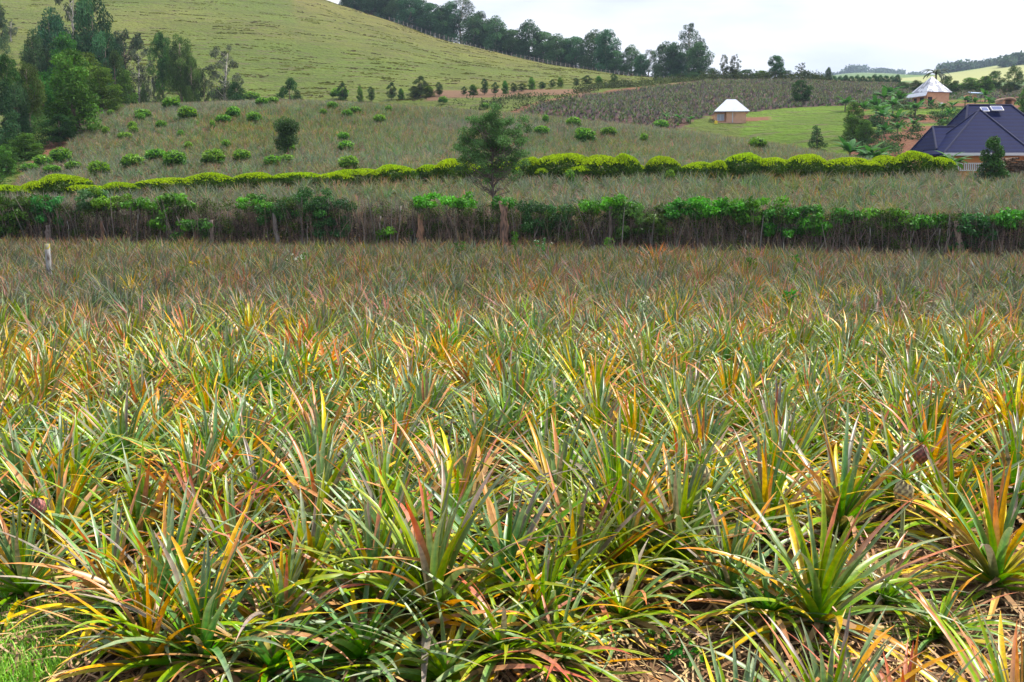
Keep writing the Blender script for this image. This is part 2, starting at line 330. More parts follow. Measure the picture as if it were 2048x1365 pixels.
# ------------------------------------------------------------------ pineapple plants
CG = np.array
def leafkind(rs, s, flush):
    """(base, mid, tip, edge) colours of one leaf; s = 0 outermost .. 1 innermost"""
    r = rs.rand()
    green = [CG([.11, .36, .008]), CG([.10, .215, .028]), CG([.17, .22, .045]), CG([.30, .28, .04])]
    blue = [CG([.10, .28, .02]), CG([.11, .195, .095]), CG([.20, .22, .17]), CG([.22, .23, .10])]
    purp = [CG([.13, .20, .04]), CG([.165, .155, .13]), CG([.21, .17, .15]), CG([.24, .20, .13])]
    pink = [CG([.14, .27, .03]), CG([.33, .20, .14]), CG([.50, .20, .13]), CG([.40, .26, .13])]
    yell = [CG([.20, .25, .02]), CG([.42, .33, .035]), CG([.52, .33, .05]), CG([.55, .38, .05])]
    oran = [CG([.22, .22, .03]), CG([.42, .25, .06]), CG([.50, .22, .07]), CG([.52, .30, .08])]
    dryk = [CG([.35, .22, .09]), CG([.45, .28, .13]), CG([.50, .30, .14]), CG([.5, .33, .17])]
    if s < .22: ks, ps = (dryk, yell, oran, green), (.20, .30, .14, .36)
    elif s < .5: ks, ps = (green, blue, yell, pink, oran, purp), (.42, .27, .11, .10, .04, .06)
    else: ks, ps = (green, blue, pink, yell, oran, purp), (.38, .33, .14, .04, .03, .08)
    ps = np.array(ps)
    if flush == 'pink' and len(ks) == 6: ps = np.array((.22, .2, .36, .04, .08, .1))
    if flush == 'orange': ks, ps = (oran, yell, pink, green), np.array((.30, .20, .15, .35))
    if flush == 'blue' and len(ks) == 6: ps = ps*np.array([.7, 1.9, .5, .4, .3, 1.6])
    k = ks[rs.choice(len(ks), p=ps/ps.sum())]
    j = rs.uniform(.78, 1.22); return [c*j*rs.uniform(.93, 1.07, 3) for c in k]

def rosette(rs, n, seg, size, wid, three=True, flush=None, low=0., dead=True, upr=0., cs=0.):
    mb = MB(); ga = 2.39996; dryb = MB()
    for k in range(n):
        s = (k+.5)/n; kind = leafkind(rs, cs+(1-cs)*s, flush)
        phi = k*ga+rs.normal()*.18
        e0 = R(6+ (76+upr)*s**.8)+rs.normal()*.09-low*.4
        Ln = size*(.62+.42*math.sin(math.pi*min(1, .22+s*.72)))*rs.uniform(.82, 1.12)
        dr = R(max(6, 66-54*s))*rs.uniform(.5, 1.3)+low*.3
        if rs.rand() < .12: dr += R(50)
        tw = rs.normal()*.25; W = wid*rs.uniform(.85, 1.15)*(1-.25*s)
        t = np.linspace(0, 1, seg+1); e = e0-dr*t**1.5; ph = phi+tw*t
        d = np.stack([np.cos(e)*np.cos(ph), np.cos(e)*np.sin(ph), np.sin(e)], -1)
        pts = np.vstack([[0, 0, 0], np.cumsum((d[1:]+d[:-1])/2*Ln/seg, 0)])
        br = .035*(1-s); pts += np.array([br*math.cos(phi), br*math.sin(phi), .03+.13*s*size])
        pts[:, 2] = np.maximum(pts[:, 2], .02+rs.rand()*.02)
        side = np.stack([-np.sin(ph), np.cos(ph), 0*ph], -1); nrm = np.cross(side, d); nrm *= np.sign(nrm[:, 2:3]+1e-6)
        roll = rs.normal()*.25; sd = side*math.cos(roll)+nrm*math.sin(roll)
        wp = W*.5*np.clip(np.interp(t, [0, .12, .45, .8, 1], [1.35, 1.12, .95, .5, .03]), .03, 2)
        cc = np.stack([np.interp(t, [0, .16, .55, 1], [kind[0][q], kind[1][q]*.6+kind[0][q]*.4, kind[1][q], kind[2][q]]) for q in range(3)], -1)
        if rs.rand() < .3: cc[-1] = [.40, .23, .10]                              # scorched tip
        ce = cc*.5+.5*np.stack([np.interp(t, [0, .3, 1], [cc[0, q], kind[3][q], kind[3][q]]) for q in range(3)], -1)
        if three:
            v = np.stack([pts-sd*wp[:, None]+nrm*wp[:, None]*.42, pts, pts+sd*wp[:, None]+nrm*wp[:, None]*.42], 1).reshape(-1, 3)
            c = np.stack([ce, cc, ce], 1).reshape(-1, 3); a = np.arange(seg)[:, None]*3+np.arange(2)[None]
            f = np.stack([a, a+1, a+4, a+3], -1).reshape(-1, 4)
        else:
            v = np.stack([pts-sd*wp[:, None], pts+sd*wp[:, None]], 1).reshape(-1, 3); c = np.stack([ce, cc], 1).reshape(-1, 3)
            a = np.arange(seg)*2; f = np.stack([a, a+1, a+3, a+2], -1)
        (dryb if (dead and s < .10) else mb).add(v, f, c)
    if dead:      # skirt of dead straw leaves hanging around the base
        for k in range(int(n*.5)):
            phi = rs.rand()*6.283; Ln = size*rs.uniform(.3, .75); t = np.linspace(0, 1, 5)
            e = R(rs.uniform(-5, 30))-R(70)*t*rs.uniform(.4, 1.1); ph = phi+rs.normal()*.6*t
            d = np.stack([np.cos(e)*np.cos(ph), np.cos(e)*np.sin(ph), np.sin(e)], -1)
            pts = np.vstack([[0, 0, 0], np.cumsum(d[1:]*Ln/4, 0)])+np.array([0, 0, .05+rs.rand()*.07]); pts[:, 2] = np.maximum(pts[:, 2], .015+rs.rand()*.03)
            side = np.stack([-np.sin(ph), np.cos(ph), rs.normal()*.5+0*ph], -1); wp = wid*.32*np.array([.8, 1, .8, .6, .1])
            v = np.stack([pts-side*wp[:, None], pts+side*wp[:, None]], 1).reshape(-1, 3); a = np.arange(4)*2
            c = CG([.36, .22, .10])*rs.uniform(.4, 1.3)*rs.uniform(.9, 1.1, 3)
            dryb.add(v, np.stack([a, a+1, a+3, a+2], -1), c)
    return mb, dryb

def patch(n, l, src):
    """orange / grey patches across the field, by where the plant stands"""
    oi = n.new('ShaderNodeObjectInfo'); x = n.new('ShaderNodeTexNoise'); x.inputs['Scale'].default_value = .22; x.inputs['Detail'].default_value = 3
    l.new(oi.outputs['Location'], x.inputs[0])
    r = n.new('ShaderNodeMapRange'); r.inputs[1].default_value = .56; r.inputs[2].default_value = .76; r.inputs[4].default_value = .34
    l.new(x.outputs[0], r.inputs[0])
    m = n.new('ShaderNodeMix'); m.data_type = 'RGBA'; m.blend_type = 'MIX'; l.new(r.outputs[0], m.inputs[0]); l.new(src, m.inputs[6])
    m.inputs[7].default_value = (.40, .24, .045, 1)
    return m.outputs[2]
def streak(n, l, src):
    g = n.new('ShaderNodeTexCoord'); x = n.new('ShaderNodeTexNoise'); x.inputs['Scale'].default_value = 26; x.inputs['Detail'].default_value = 3
    l.new(g.outputs['Object'], x.inputs[0]); r = n.new('ShaderNodeMapRange'); r.inputs[1].default_value = .3; r.inputs[2].default_value = .7; r.inputs[3].default_value = .72; r.inputs[4].default_value = 1.28
    l.new(x.outputs[0], r.inputs[0]); h = n.new('ShaderNodeHueSaturation'); l.new(r.outputs[0], h.inputs['Value']); l.new(src, h.inputs['Color'])
    return h.outputs[0]
def sat(v, val=1.0):
    def f(n, l, src):
        h = n.new('ShaderNodeHueSaturation'); h.inputs['Saturation'].default_value = v; h.inputs['Value'].default_value = val; l.new(src, h.inputs['Color']); return h.outputs[0]
    return f
M_pine = mat('pineapple leaf', rough=.36, attr=True, transl=.17, vary=.34, post=chain(streak, patch, sat(1.27, 1.0)), spec=.30)
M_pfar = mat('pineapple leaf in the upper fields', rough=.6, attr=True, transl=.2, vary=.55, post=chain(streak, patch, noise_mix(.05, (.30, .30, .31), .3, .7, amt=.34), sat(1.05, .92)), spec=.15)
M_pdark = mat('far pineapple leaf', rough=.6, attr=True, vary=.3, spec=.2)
M_pmid = mat('pineapple leaf darkened for cloud shade', rough=.5, attr=True, transl=.22, vary=.5, post=chain(streak, patch, noise_mix(.12, (.13, .135, .125), .3, .7, amt=.38), sat(1.05, .80)), spec=.2)  # duller mid-field leaf colour, darkened to paint in some of the cloud shade
M_dry = mat('dead straw leaf', rough=.85, attr=True, spec=.2)
FL = [None, 'pink', 'blue', None, 'orange', None, 'pink', None]
FLN = {None: 'green and yellow', 'pink': 'pink-flushed', 'blue': 'blue-grey', 'orange': 'orange'}
rs = np.random.RandomState(5)
HI = []
for v in range(14):
    fl = FL[v % 8] if v != 4 else 'orange'
    a, b = rosette(rs, rs.randint(52, 66), 9, rs.uniform(.76, .94), .050, True, fl, upr=rs.uniform(-4, 6))
    HI.append((a.mesh('pineapple_leaves', M_pine, True), b.mesh('dry_leaves', M_dry), fl))
for v in range(3):      # old sprawling plants whose leaves trail over the bank
    a, b = rosette(rs, 62, 9, rs.uniform(.84, .96), .050, True, [None, 'blue', None][v], low=1.0)
    HI.append((a.mesh('pineapple_leaves', M_pine, True), b.mesh('dry_leaves', M_dry), None))
SRC = bpy.data.collections.new('plant_sources')        # never linked to the scene: instanced by the field only
def src(name, mb, m, smooth=False): o = bpy.data.objects.new(name, mb.mesh(name, m, smooth)); SRC.objects.link(o); return o
IDX = {'mid': [], 'low': [], 'dark': [], 'hi': []}; ctr = 0
for v in range(8):
    a, b = rosette(rs, 58, 7, rs.uniform(.76, .94), .046, True, FL[v], dead=False); src(f'v{ctr:02d}', a, M_pine, True); IDX['hi'].append(ctr); ctr += 1
for v in range(10):
    a, b = rosette(rs, 56, 4, rs.uniform(.74, .92), .040, False, ['blue', 'pink', 'blue', 'orange', 'orange', 'blue', 'pink', None, 'pink', 'blue'][v], dead=False, cs=.24); src(f'v{ctr:02d}', a, M_pmid); IDX['mid'].append(ctr); ctr += 1
for v in range(10):
    a, b = rosette(rs, 36, 3, rs.uniform(.78, .95), .042, False, ['blue', 'blue', 'blue', 'pink', 'blue', 'blue', None, 'blue', None, 'blue'][v], dead=False, upr=-2, cs=.42); src(f'v{ctr:02d}', a, M_pfar); IDX['low'].append(ctr); ctr += 1
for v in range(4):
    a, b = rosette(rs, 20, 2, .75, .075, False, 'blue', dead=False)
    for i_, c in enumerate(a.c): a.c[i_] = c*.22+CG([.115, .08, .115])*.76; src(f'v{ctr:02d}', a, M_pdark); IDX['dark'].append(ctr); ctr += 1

# the front plants, at the places the photograph shows them: (px, py of base, scale, variant, lean, label)
FRONT = [
 (55, 1205, .80, 2, 'pale blue-grey pineapple plant beside the green grass patch'),
 (232, 1232, .85, 1, 'pineapple plant with pink outer leaves right of the green grass patch'),
 (345, 1262, 1.0, 7, 'pineapple plant with broad arching leaves around the cut pale stalk'),
 (412, 1350, .95, 2, 'silvery pineapple plant at the very front, just right of the cut stalk'),
 (300, 1352, .75, 4, 'yellowing pineapple plant at the bottom edge beside the grass patch'),
 (622, 1212, .95, 5, 'pineapple plant with a bright lime heart and many yellow outer leaves'),
 (560, 1290, .8, 3, 'low spreading pineapple plant below the lime-hearted one'),
 (50, 1062, 1.05, 2, 'stout blue-grey pineapple plant with a reddish fruit at the left edge'),
 (150, 1050, 1.0, 5, 'dark pineapple plant just right of the reddish fruit'),
 (385, 1085, 1.0, 6, 'pineapple plant with pink flushed upright leaves above the cut stalk'),
 (870, 1262, 1.18, 3, 'largest pineapple plant in the front row, bright green with tall upright leaves'),
 (752, 1236, .95, 0, 'pineapple plant with drooping yellow leaves left of the largest front one'),
 (905, 1110, 1.12, 1, 'tall pineapple plant with a straight reddish leaf behind the largest front one'),
 (1010, 1215, 1.05, 7, 'sprawling pineapple plant leaning right of the largest front one'),
 (1160, 1200, 1.0, 0, 'pineapple plant with long low leaves trailing over the bare bank'),
 (1085, 1275, .75, 5, 'flattened pineapple plant with leaves reaching down the bare bank'),
 (1250, 1165, .95, 8, 'pineapple plant with straw-tipped leaves in the middle of the bank top'),
 (1357, 1150, 1.08, 2, 'upright dense blue-green pineapple plant above the bare soil patch'),
 (1461, 1216, .82, 2, 'slim pineapple plant with four leaves hanging straight down over the soil'),
 (1635, 1268, 1.02, 5, 'lush dark green pineapple plant with lime leaves hanging to the bottom edge'),
 (1990, 1190, 1.05, 6, 'bright green pineapple plant with red-orange upper leaves at the right edge'),
 (1676, 1085, 1.05, 1, 'pineapple plant with white-striped leaves behind the lush dark green one'),
 (1530, 1100, 1.0, 6, 'tall pineapple plant with one long brown-pink leaf left of the white-striped one'),
 (1790, 1040, 1.0, 0, 'pineapple plant carrying the pale fruit nearest the right foreground'),
 (1845, 962, 1.0, 7, 'pineapple plant carrying the dark fruit up the slope at right'),
 (1401, 1000, 1.0, 6, 'pineapple plant carrying a pale fruit in the middle right of the field'),
 (640, 1095, 1.05, 2, 'blue-grey pineapple plant left of the centre clump'),
 (520, 1075, 1.0, 7, 'pineapple plant with broad grey leaves between two pink-flushed ones'),
 (760, 1085, 1.0, 5, 'pineapple plant with fine yellow tips behind the front row, left of centre'),
 (1120, 1080, 1.1, 2, 'large blue-green pineapple plant in the second row, right of centre'),
 (1900, 1085, 1.0, 8, 'pineapple plant overhanging the straw-covered gap at right'),
 (1240, 1060, 1.05, 3, 'green pineapple plant in the second row above the trailing one'),
 (285, 1120, 1.0, 5, 'pineapple plant with yellow leaf margins in the second row at left'),
 (470, 1175, .9, 0, 'pineapple plant with mixed yellow and green leaves above the silvery one'),
 (1000, 1335, .8, 14, 'sprawling pineapple plant at the bottom edge below the largest front one'),
 (1120, 1345, .7, 16, 'low flattened pineapple plant on the bank above the round-leaved weeds'),
 (730, 1345, .85, 15, 'trailing pineapple plant at the bottom edge left of the largest front one'),
 (545, 1375, .8, 16, 'drooping yellow-leaved pineapple plant at the bottom edge, left of centre'),
 (890, 1400, .75, 15, 'flattened pineapple plant cut by the bottom edge at centre'),
 (1245, 1262, .75, 14, 'sprawling pineapple plant on the bank top left of the bare soil patch'),
 (1540, 1255, .7, 15, 'low pineapple plant squeezed left of the lush dark green one'),
 (1760, 1225, .7, 16, 'trailing yellow-green pineapple plant in the straw at right'),
 (1880, 1290, .6, 14, 'small sprawling pineapple plant in the straw gap near the right corner'),
 (1640, 1475, .9, 2, 'silvery pineapple plant below the bottom edge with one long spike pointing up'),
 (1790, 1500, .85, 1, 'pink-leaved pineapple plant rising from below the bottom right edge'),
 (2010, 1470, .95, 6, 'pink and silver pineapple plant in the bottom right corner'),
 (1480, 1500, .8, 2, 'thin-leaved pineapple plant rising from below the bottom edge, right of centre'),
]
occupied = []
GP = 'pineapple plants of the near field'
def pineapple(X, Y, scale, v, rz, label, parts=True, tilt=(0, 0)):
    me, dm, fl = HI[v]
    o = obj('pineapple_plant', me, loc=(X, Y, H1(X, Y)-.01)); o.scale = (scale,)*3; o.rotation_euler = (tilt[0], tilt[1], rz)
    if parts:
        d = obj('dry_leaves', dm, o)
    tag(o, label, 'pineapple plant', GP); occupied.append((X, Y)); return o
for px, py, s, v, lab in FRONT:
    if py < 1400: X, Y, Z = hit(px, py, .0, 3.0)
    else: Y = 4.85-(py-1470)*.006; X = (px-1024)/FPX*(Y+.45)
    pineapple(X, Y, s*1.08, v, rs.rand()*6.28, lab, tilt=(rs.normal()*.06, rs.normal()*.06))
occ = np.array(occupied)

def jgrid(x0, x1, y0, y1, sx_, sy_, rs, j=.38, diag=.5):
    ny = int((y1-y0)/sy_); nx = int((x1-x0)/sx_)
    gx, gy = np.meshgrid(np.arange(nx), np.arange(ny)); X = x0+(gx+(gy % 2)*diag)*sx_; Y = y0+gy*sy_
    X = X+rs.uniform(-j, j, X.shape)*sx_; Y = Y+rs.uniform(-j, j, Y.shape)*sy_
    return X.ravel(), Y.ravel()
PT = []        # X, Y, scale, index
rs = np.random.RandomState(77)
# near field
X, Y = jgrid(-27, 27, 5.4, 42, .56, .60, rs); px = pxof(X, Y)
gap = (px > 1740) & (Y < 8.2) & (px < 1960) | (px < 420) & (Y < 6.9)
ok = ((Y > 7.75) | ((px < 1740) & (Y > 6.1)) | ((px > 420) & (px < 1300) & (Y > 5.4))) & (Y < YHED(px)-1.1) & (px > -350) & (px < 2400) & ~gap
ok &= ~((px > 1380) & (Y < 6.9) & (px < 1960)) & ~((px > 1180) & (px < 1380) & (Y < 6.2))
dmin = np.min(np.hypot(X[:, None]-occ[:, 0], Y[:, None]-occ[:, 1]), 1); ok &= dmin > np.where(Y < 6.4, .56, np.where(Y < 7.8, .46, .42))
X, Y = X[ok], Y[ok]; o_ = np.argsort(Y); X, Y = X[o_], Y[o_]; px = pxof(X, Y)
inframe = (px > -60) & (px < 2110); near_ids = np.nonzero(inframe)[0][:300-len(FRONT)]
order = {None: [0, 3, 5, 7], 'pink': [1, 6, 9], 'blue': [2], 'orange': [4]}
for k in near_ids:
    v = int(rs.choice([0, 1, 2, 10, 3, 5, 6, 7, 8, 2, 10, 4, 11, 13, 0, 3, 10, 5, 7, 8, 2], p=None)); fl = HI[v][2]
    lab = {None: 'green pineapple plant with yellow leaf edges, packed among others in the near field',
           'pink': 'pineapple plant with pink-flushed leaves, packed among others in the near field',
           'blue': 'blue-grey pineapple plant, packed among others in the near field',
           'orange': 'pineapple plant with mostly orange leaves, packed among others in the near field'}[fl]
    pineapple(X[k], Y[k], rs.uniform(.82, 1.12), v, rs.rand()*6.28, lab, parts=Y[k] < 8.6, tilt=(rs.normal()*.1, rs.normal()*.1))
rest = np.setdiff1d(np.arange(len(X)), near_ids)
for k in rest:
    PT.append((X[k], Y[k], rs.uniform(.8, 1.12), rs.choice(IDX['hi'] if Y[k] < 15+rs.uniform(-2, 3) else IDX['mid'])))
# strip between the two hedges
X, Y = jgrid(-50, 50, 33, 64, .72, .72, rs); px = pxof(X, Y)
ok = (Y > YHED(px)+1.6) & (Y < YYEL(px)-.9) & (px > -250) & (px < 2300); X, Y = X[ok], Y[ok]
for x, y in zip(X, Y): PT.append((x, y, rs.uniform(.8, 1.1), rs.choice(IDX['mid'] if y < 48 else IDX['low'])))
# domed upper field
X, Y = jgrid(-80, 50, 58, 135, .74, .76, rs); px = pxof(X, Y)
lb = np.interp(Y, [58, 75, 85, 100, 112, 140], [20, 60, 130, 170, 205, 250])
ok = (Y > YYEL(px)+1.0) & (Y < crestY(px)+2) & (px > lb) & (px < 1790); X, Y = X[ok], Y[ok]
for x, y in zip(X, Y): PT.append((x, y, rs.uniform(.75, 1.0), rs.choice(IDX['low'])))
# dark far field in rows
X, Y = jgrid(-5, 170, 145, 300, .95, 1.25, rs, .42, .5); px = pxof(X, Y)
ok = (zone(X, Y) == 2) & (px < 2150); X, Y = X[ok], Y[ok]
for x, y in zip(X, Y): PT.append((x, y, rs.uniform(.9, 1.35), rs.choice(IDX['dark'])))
PT = np.array(PT)
BUSHKEEP = []
def field_object(name, PT):
    me = bpy.data.meshes.new(name); n = len(PT); me.vertices.add(n)
    z = hgt(PT[:, 0], PT[:, 1]); me.vertices.foreach_set('co', np.stack([PT[:, 0], PT[:, 1], z-.02], -1).astype(np.float32).ravel())
    r = np.random.RandomState(9)
    a = me.attributes.new('rot', 'FLOAT_VECTOR', 'POINT'); a.data.foreach_set('vector', np.stack([r.normal(size=n)*.1, r.normal(size=n)*.1, r.rand(n)*6.28], -1).astype(np.float32).ravel())
    a = me.attributes.new('scl', 'FLOAT', 'POINT'); a.data.foreach_set('value', PT[:, 2].astype(np.float32))
    a = me.attributes.new('idx', 'INT', 'POINT'); a.data.foreach_set('value', PT[:, 3].astype(np.int32))
    o = bpy.data.objects.new(name, me); C.objects.link(o)
    g = bpy.data.node_groups.new('scatter', 'GeometryNodeTree')
    g.interface.new_socket('Geometry', in_out='INPUT', socket_type='NodeSocketGeometry'); g.interface.new_socket('Geometry', in_out='OUTPUT', socket_type='NodeSocketGeometry')
    i_ = g.nodes.new('NodeGroupInput'); o_ = g.nodes.new('NodeGroupOutput'); ip = g.nodes.new('GeometryNodeInstanceOnPoints')
    ci = g.nodes.new('GeometryNodeCollectionInfo'); ci.inputs['Collection'].default_value = SRC; ci.inputs['Separate Children'].default_value = True; ci.inputs['Reset Children'].default_value = True
    def na(t, nm):
        q = g.nodes.new('GeometryNodeInputNamedAttribute'); q.data_type = t; q.inputs[0].default_value = nm; return q.outputs[0]
    ip.inputs['Pick Instance'].default_value = True
    g.links.new(i_.outputs[0], ip.inputs['Points']); g.links.new(ci.outputs[0], ip.inputs['Instance'])
    g.links.new(na('INT', 'idx'), ip.inputs['Instance Index']); g.links.new(na('FLOAT_VECTOR', 'rot'), ip.inputs['Rotation']); g.links.new(na('FLOAT', 'scl'), ip.inputs['Scale'])
    g.links.new(ip.outputs[0], o_.inputs[0])
    md = o.modifiers.new('scatter', 'NODES'); md.node_group = g
    return o
print('instances', len(PT))
tag(field_object('pineapple_plants', PT), 'dense mass of spiky pineapple plants filling the fields up to the far slope', 'pineapple plants', kind='stuff')

# fruits on their plants
def fruit_mesh(rs, ripe):
    mb = MB(); nu_, nv = 26, 20; th = np.linspace(0, 2*math.pi, nu_, endpoint=False); vv = np.linspace(.02, .98, nv)
    T, V = np.meshgrid(th, vv); r = .058*np.sin(np.pi*V)**.55; z = V*.16
    cell = np.abs(np.sin(T*4+V*11))*np.abs(np.sin(T*4-V*11)); r = r*(1+.14*cell)
    v = np.stack([r*np.cos(T), r*np.sin(T), z], -1).reshape(-1, 3); i = np.arange(nv-1)[:, None]*nu_; j = np.arange(nu_)[None]; j2 = (j+1) % nu_
    f = np.stack([i+j, i+j2, i+nu_+j2, i+nu_+j], -1).reshape(-1, 4); k = cell.reshape(-1, 1)
    mb.add(v, f, CG(ripe)*k+CG([.05, .025, .02])*(1-k)); return mb
M_fruit = mat('pineapple rind', rough=.6, attr=True)
fm = [fruit_mesh(rs, (.62, .52, .22)).mesh('fruit', M_fruit, True), fruit_mesh(rs, (.42, .12, .10)).mesh('fruit', M_fruit, True)]
cm, _ = rosette(np.random.RandomState(3), 22, 4, .16, .022, True, 'blue', dead=False); cm = cm.mesh('crown', M_pine, True)
for (px, py, k, lab, Yo) in [(1401, 950, 0, 'pale unripe fruit with dark eyes', .0), (1808, 982, 0, 'pale speckled fruit on a stalk', 0), (1842, 905, 1, 'dark fruit half hidden by leaves', 0), (78, 1005, 1, 'reddish young fruit', 0)]:
    fx, fy, fz = hit(px, py, .62)
    best = min((o for o in C.objects if o.name.startswith('pineapple_plant') and o.type == 'MESH' and not o.get('kind')), key=lambda o: math.hypot(o.location.x-fx, o.location.y-fy-.12))
    bpy.context.view_layer.update()
    fo = obj('fruit', fm[k], best); mw = best.matrix_world.inverted()@Vector((fx, fy, fz+.53)); fo.location = mw; fo.scale = (.9,)*3
    fo['label'] = lab; c_ = obj('fruit_crown', cm, fo); c_.location = (0, 0, .13)
    st = MB(); st.tube([(0, 0, -max(.1, mw.z)), (0, 0, .02)], .013, 6, (.2, .22, .06)); obj('stalk', st.mesh('stalk', M_fruit, True), fo)

# straw litter, stump, grass patch, clover weeds
rs = np.random.RandomState(31); mb = MB()
for k in range(8000):
    Y = 4.3+rs.rand()**1.3*5.5; X = rs.uniform(-.56, .56)*(Y+.8)
    if pxof(X, Y+.5) < 150 and Y < 6.6: continue
    Ln = rs.uniform(.15, .6); a = rs.rand()*6.28; bend = rs.normal()*.5; t = np.linspace(0, 1, 4)
    xs = X+np.cos(a+bend*t)*Ln*t; ys = Y+np.sin(a+bend*t)*Ln*t; zs = hgt(xs, ys)+.012+rs.rand()*.05+.05*rs.rand()*np.sin(t*3)
    w_ = rs.uniform(.002, .009)*np.array([1, 1, .8, .1]); sx_, sy_ = -np.sin(a), np.cos(a); q = rs.normal()*.5
    v = np.stack([np.stack([xs-sx_*w_, ys-sy_*w_, zs], -1), np.stack([xs+sx_*w_, ys+sy_*w_, zs+q*w_], -1)], 1).reshape(-1, 3); i3 = np.arange(3)*2
    mb.add(v, np.stack([i3, i3+1, i3+3, i3+2], -1), CG([.38, .24, .12])*rs.uniform(.3, 1.4)*rs.uniform(.9, 1.1, 3))
tag(obj('straw_litter', mb.mesh('straw_litter', M_dry)), 'dry straw-coloured dead leaves littering the soil of the bank', 'dead leaves', kind='stuff')
mb = MB(); rs = np.random.RandomState(8)
for k in range(16000):
    Y = rs.uniform(4.4, 6.75); X = -.5*(Y+.5)-rs.rand()**1.4*1.3+.85*math.exp(-((Y-5.75)/.55)**2)
    if vnoise(X, Y, .25, 3) < .25: continue
    z = H1(X, Y) if k % 8 == 0 else z; a = rs.rand()*6.28; h_ = rs.uniform(.03, .13); l_ = rs.uniform(.01, .09); ww = rs.uniform(.002, .006); ca, sa = math.cos(a), math.sin(a)
    z0 = z-.01
    v = [[X-sa*ww, Y+ca*ww, z0], [X+sa*ww, Y-ca*ww, z0], [X+ca*l_*.4+sa*ww*.7, Y+sa*l_*.4-ca*ww*.7, z0+h_*.7], [X+ca*l_*.4-sa*ww*.7, Y+sa*l_*.4+ca*ww*.7, z0+h_*.7], [X+ca*l_, Y+sa*l_, z0+h_]]
    mb.add34(v, [[0, 1, 2, 3]], [[3, 2, 4]], CG([.20, .42, .035])*rs.uniform(.6, 1.3)*rs.uniform(.9, 1.1, 3))
M_grass = mat('fresh grass', rough=.6, attr=True, transl=.3)
tag(obj('grass', mb.mesh('grass', M_grass)), 'bright green grass patch beside the front plants', 'grass', kind='stuff')

M_wood = mat('bark', rough=.9, attr=True, spec=.2, post=noise_mix(6, (.09, .065, .05), .45, .65, vec='Object', stretch=(3, 3, .6)))
x, y, z = hit(322, 1300, 0); mb = MB()
mb.tube([(0, 0, 0), (.01, 0, .12), (.035, .0, .25)], [.016, .02, .026], 7, (.62, .50, .36)); so = obj('cut_stalk', mb.mesh('cut_stalk', M_dry, True), loc=(x, y-.12, z+.10))
mb = MB(); mb.tube([(.03, 0, .24), (-.08, .01, .245), (-.2, .02, .22)], [.012, .01, .002], 4, (.50, .10, .07)); obj('leaf_remnant', mb.mesh('leaf_remnant', M_dry), so)
tag(so, 'pale cut stalk with a red leaf remnant standing among front plants', 'stalk')

# ------------------------------------------------------------------ foliage generators
def leafcloud(rs, mb, cl, n, size, asp=.4, droop=.3, col=(.06, .1, .03), cj=.25, shell=.55, flat=0, shadecol=None, outn=0.):
    """n leaf quads spread through ellipsoid clumps cl = [cx, cy, cz, rx, ry, rz, shade]"""
    cl = np.asarray(cl, float); wgt = (cl[:, 3]*cl[:, 4]+cl[:, 3]*cl[:, 5]); wgt /= wgt.sum()
    ci = rs.choice(len(cl), n, p=wgt); c = cl[ci]
    d = rs.normal(size=(n, 3)); d /= np.linalg.norm(d, axis=1)[:, None]
    r = shell+(1.08-shell)*rs.rand(n)**.6; p = c[:, :3]+d*c[:, 3:6]*r[:, None]
    a = rs.normal(size=(n, 3)); a = a+d*.9+np.array([0, 0, -1])*droop*2; a /= np.linalg.norm(a, axis=1)[:, None]
    b = np.cross(a, rs.normal(size=(n, 3))+d*outn*0); 
    if outn: b = np.cross(a, d*outn+rs.normal(size=(n, 3))*.6)
    b /= np.linalg.norm(b, axis=1)[:, None]+1e-9
    s = size*rs.uniform(.6, 1.35, n)[:, None]; q = s*asp
    v = np.stack([p-a*s*.5, p-b*q*.5-a*s*.05, p+a*s*.5, p+b*q*.5-a*s*.05], 1)
    cc = np.array(col)[None]*c[:, 6:7]*(1+cj*rs.normal(size=(n, 1))).clip(.4, 1.9)*(1+.07*rs.normal(size=(n, 3)))
    if shadecol is not None:
        k = (rs.rand(n) < .18)[:, None]; cc = np.where(k, np.array(shadecol)[None]*(1+.2*rs.normal(size=(n, 1))), cc)
    mb.add(v.reshape(-1, 3), np.arange(4*n).reshape(-1, 4), np.repeat(cc.clip(.004, .9), 4, 0))

def limb(mb, rs, a, b, r0, r1, col, k=6, wob=.08, n=5):
    a, b = np.array(a, float), np.array(b, float); t = np.linspace(0, 1, n)[:, None]; L_ = np.linalg.norm(b-a)
    p = a*(1-t)+b*t; p[1:-1] += rs.normal(size=(n-2, 3))*L_*wob; mb.tube(p, np.linspace(r0, r1, n), k, col, cap=False)

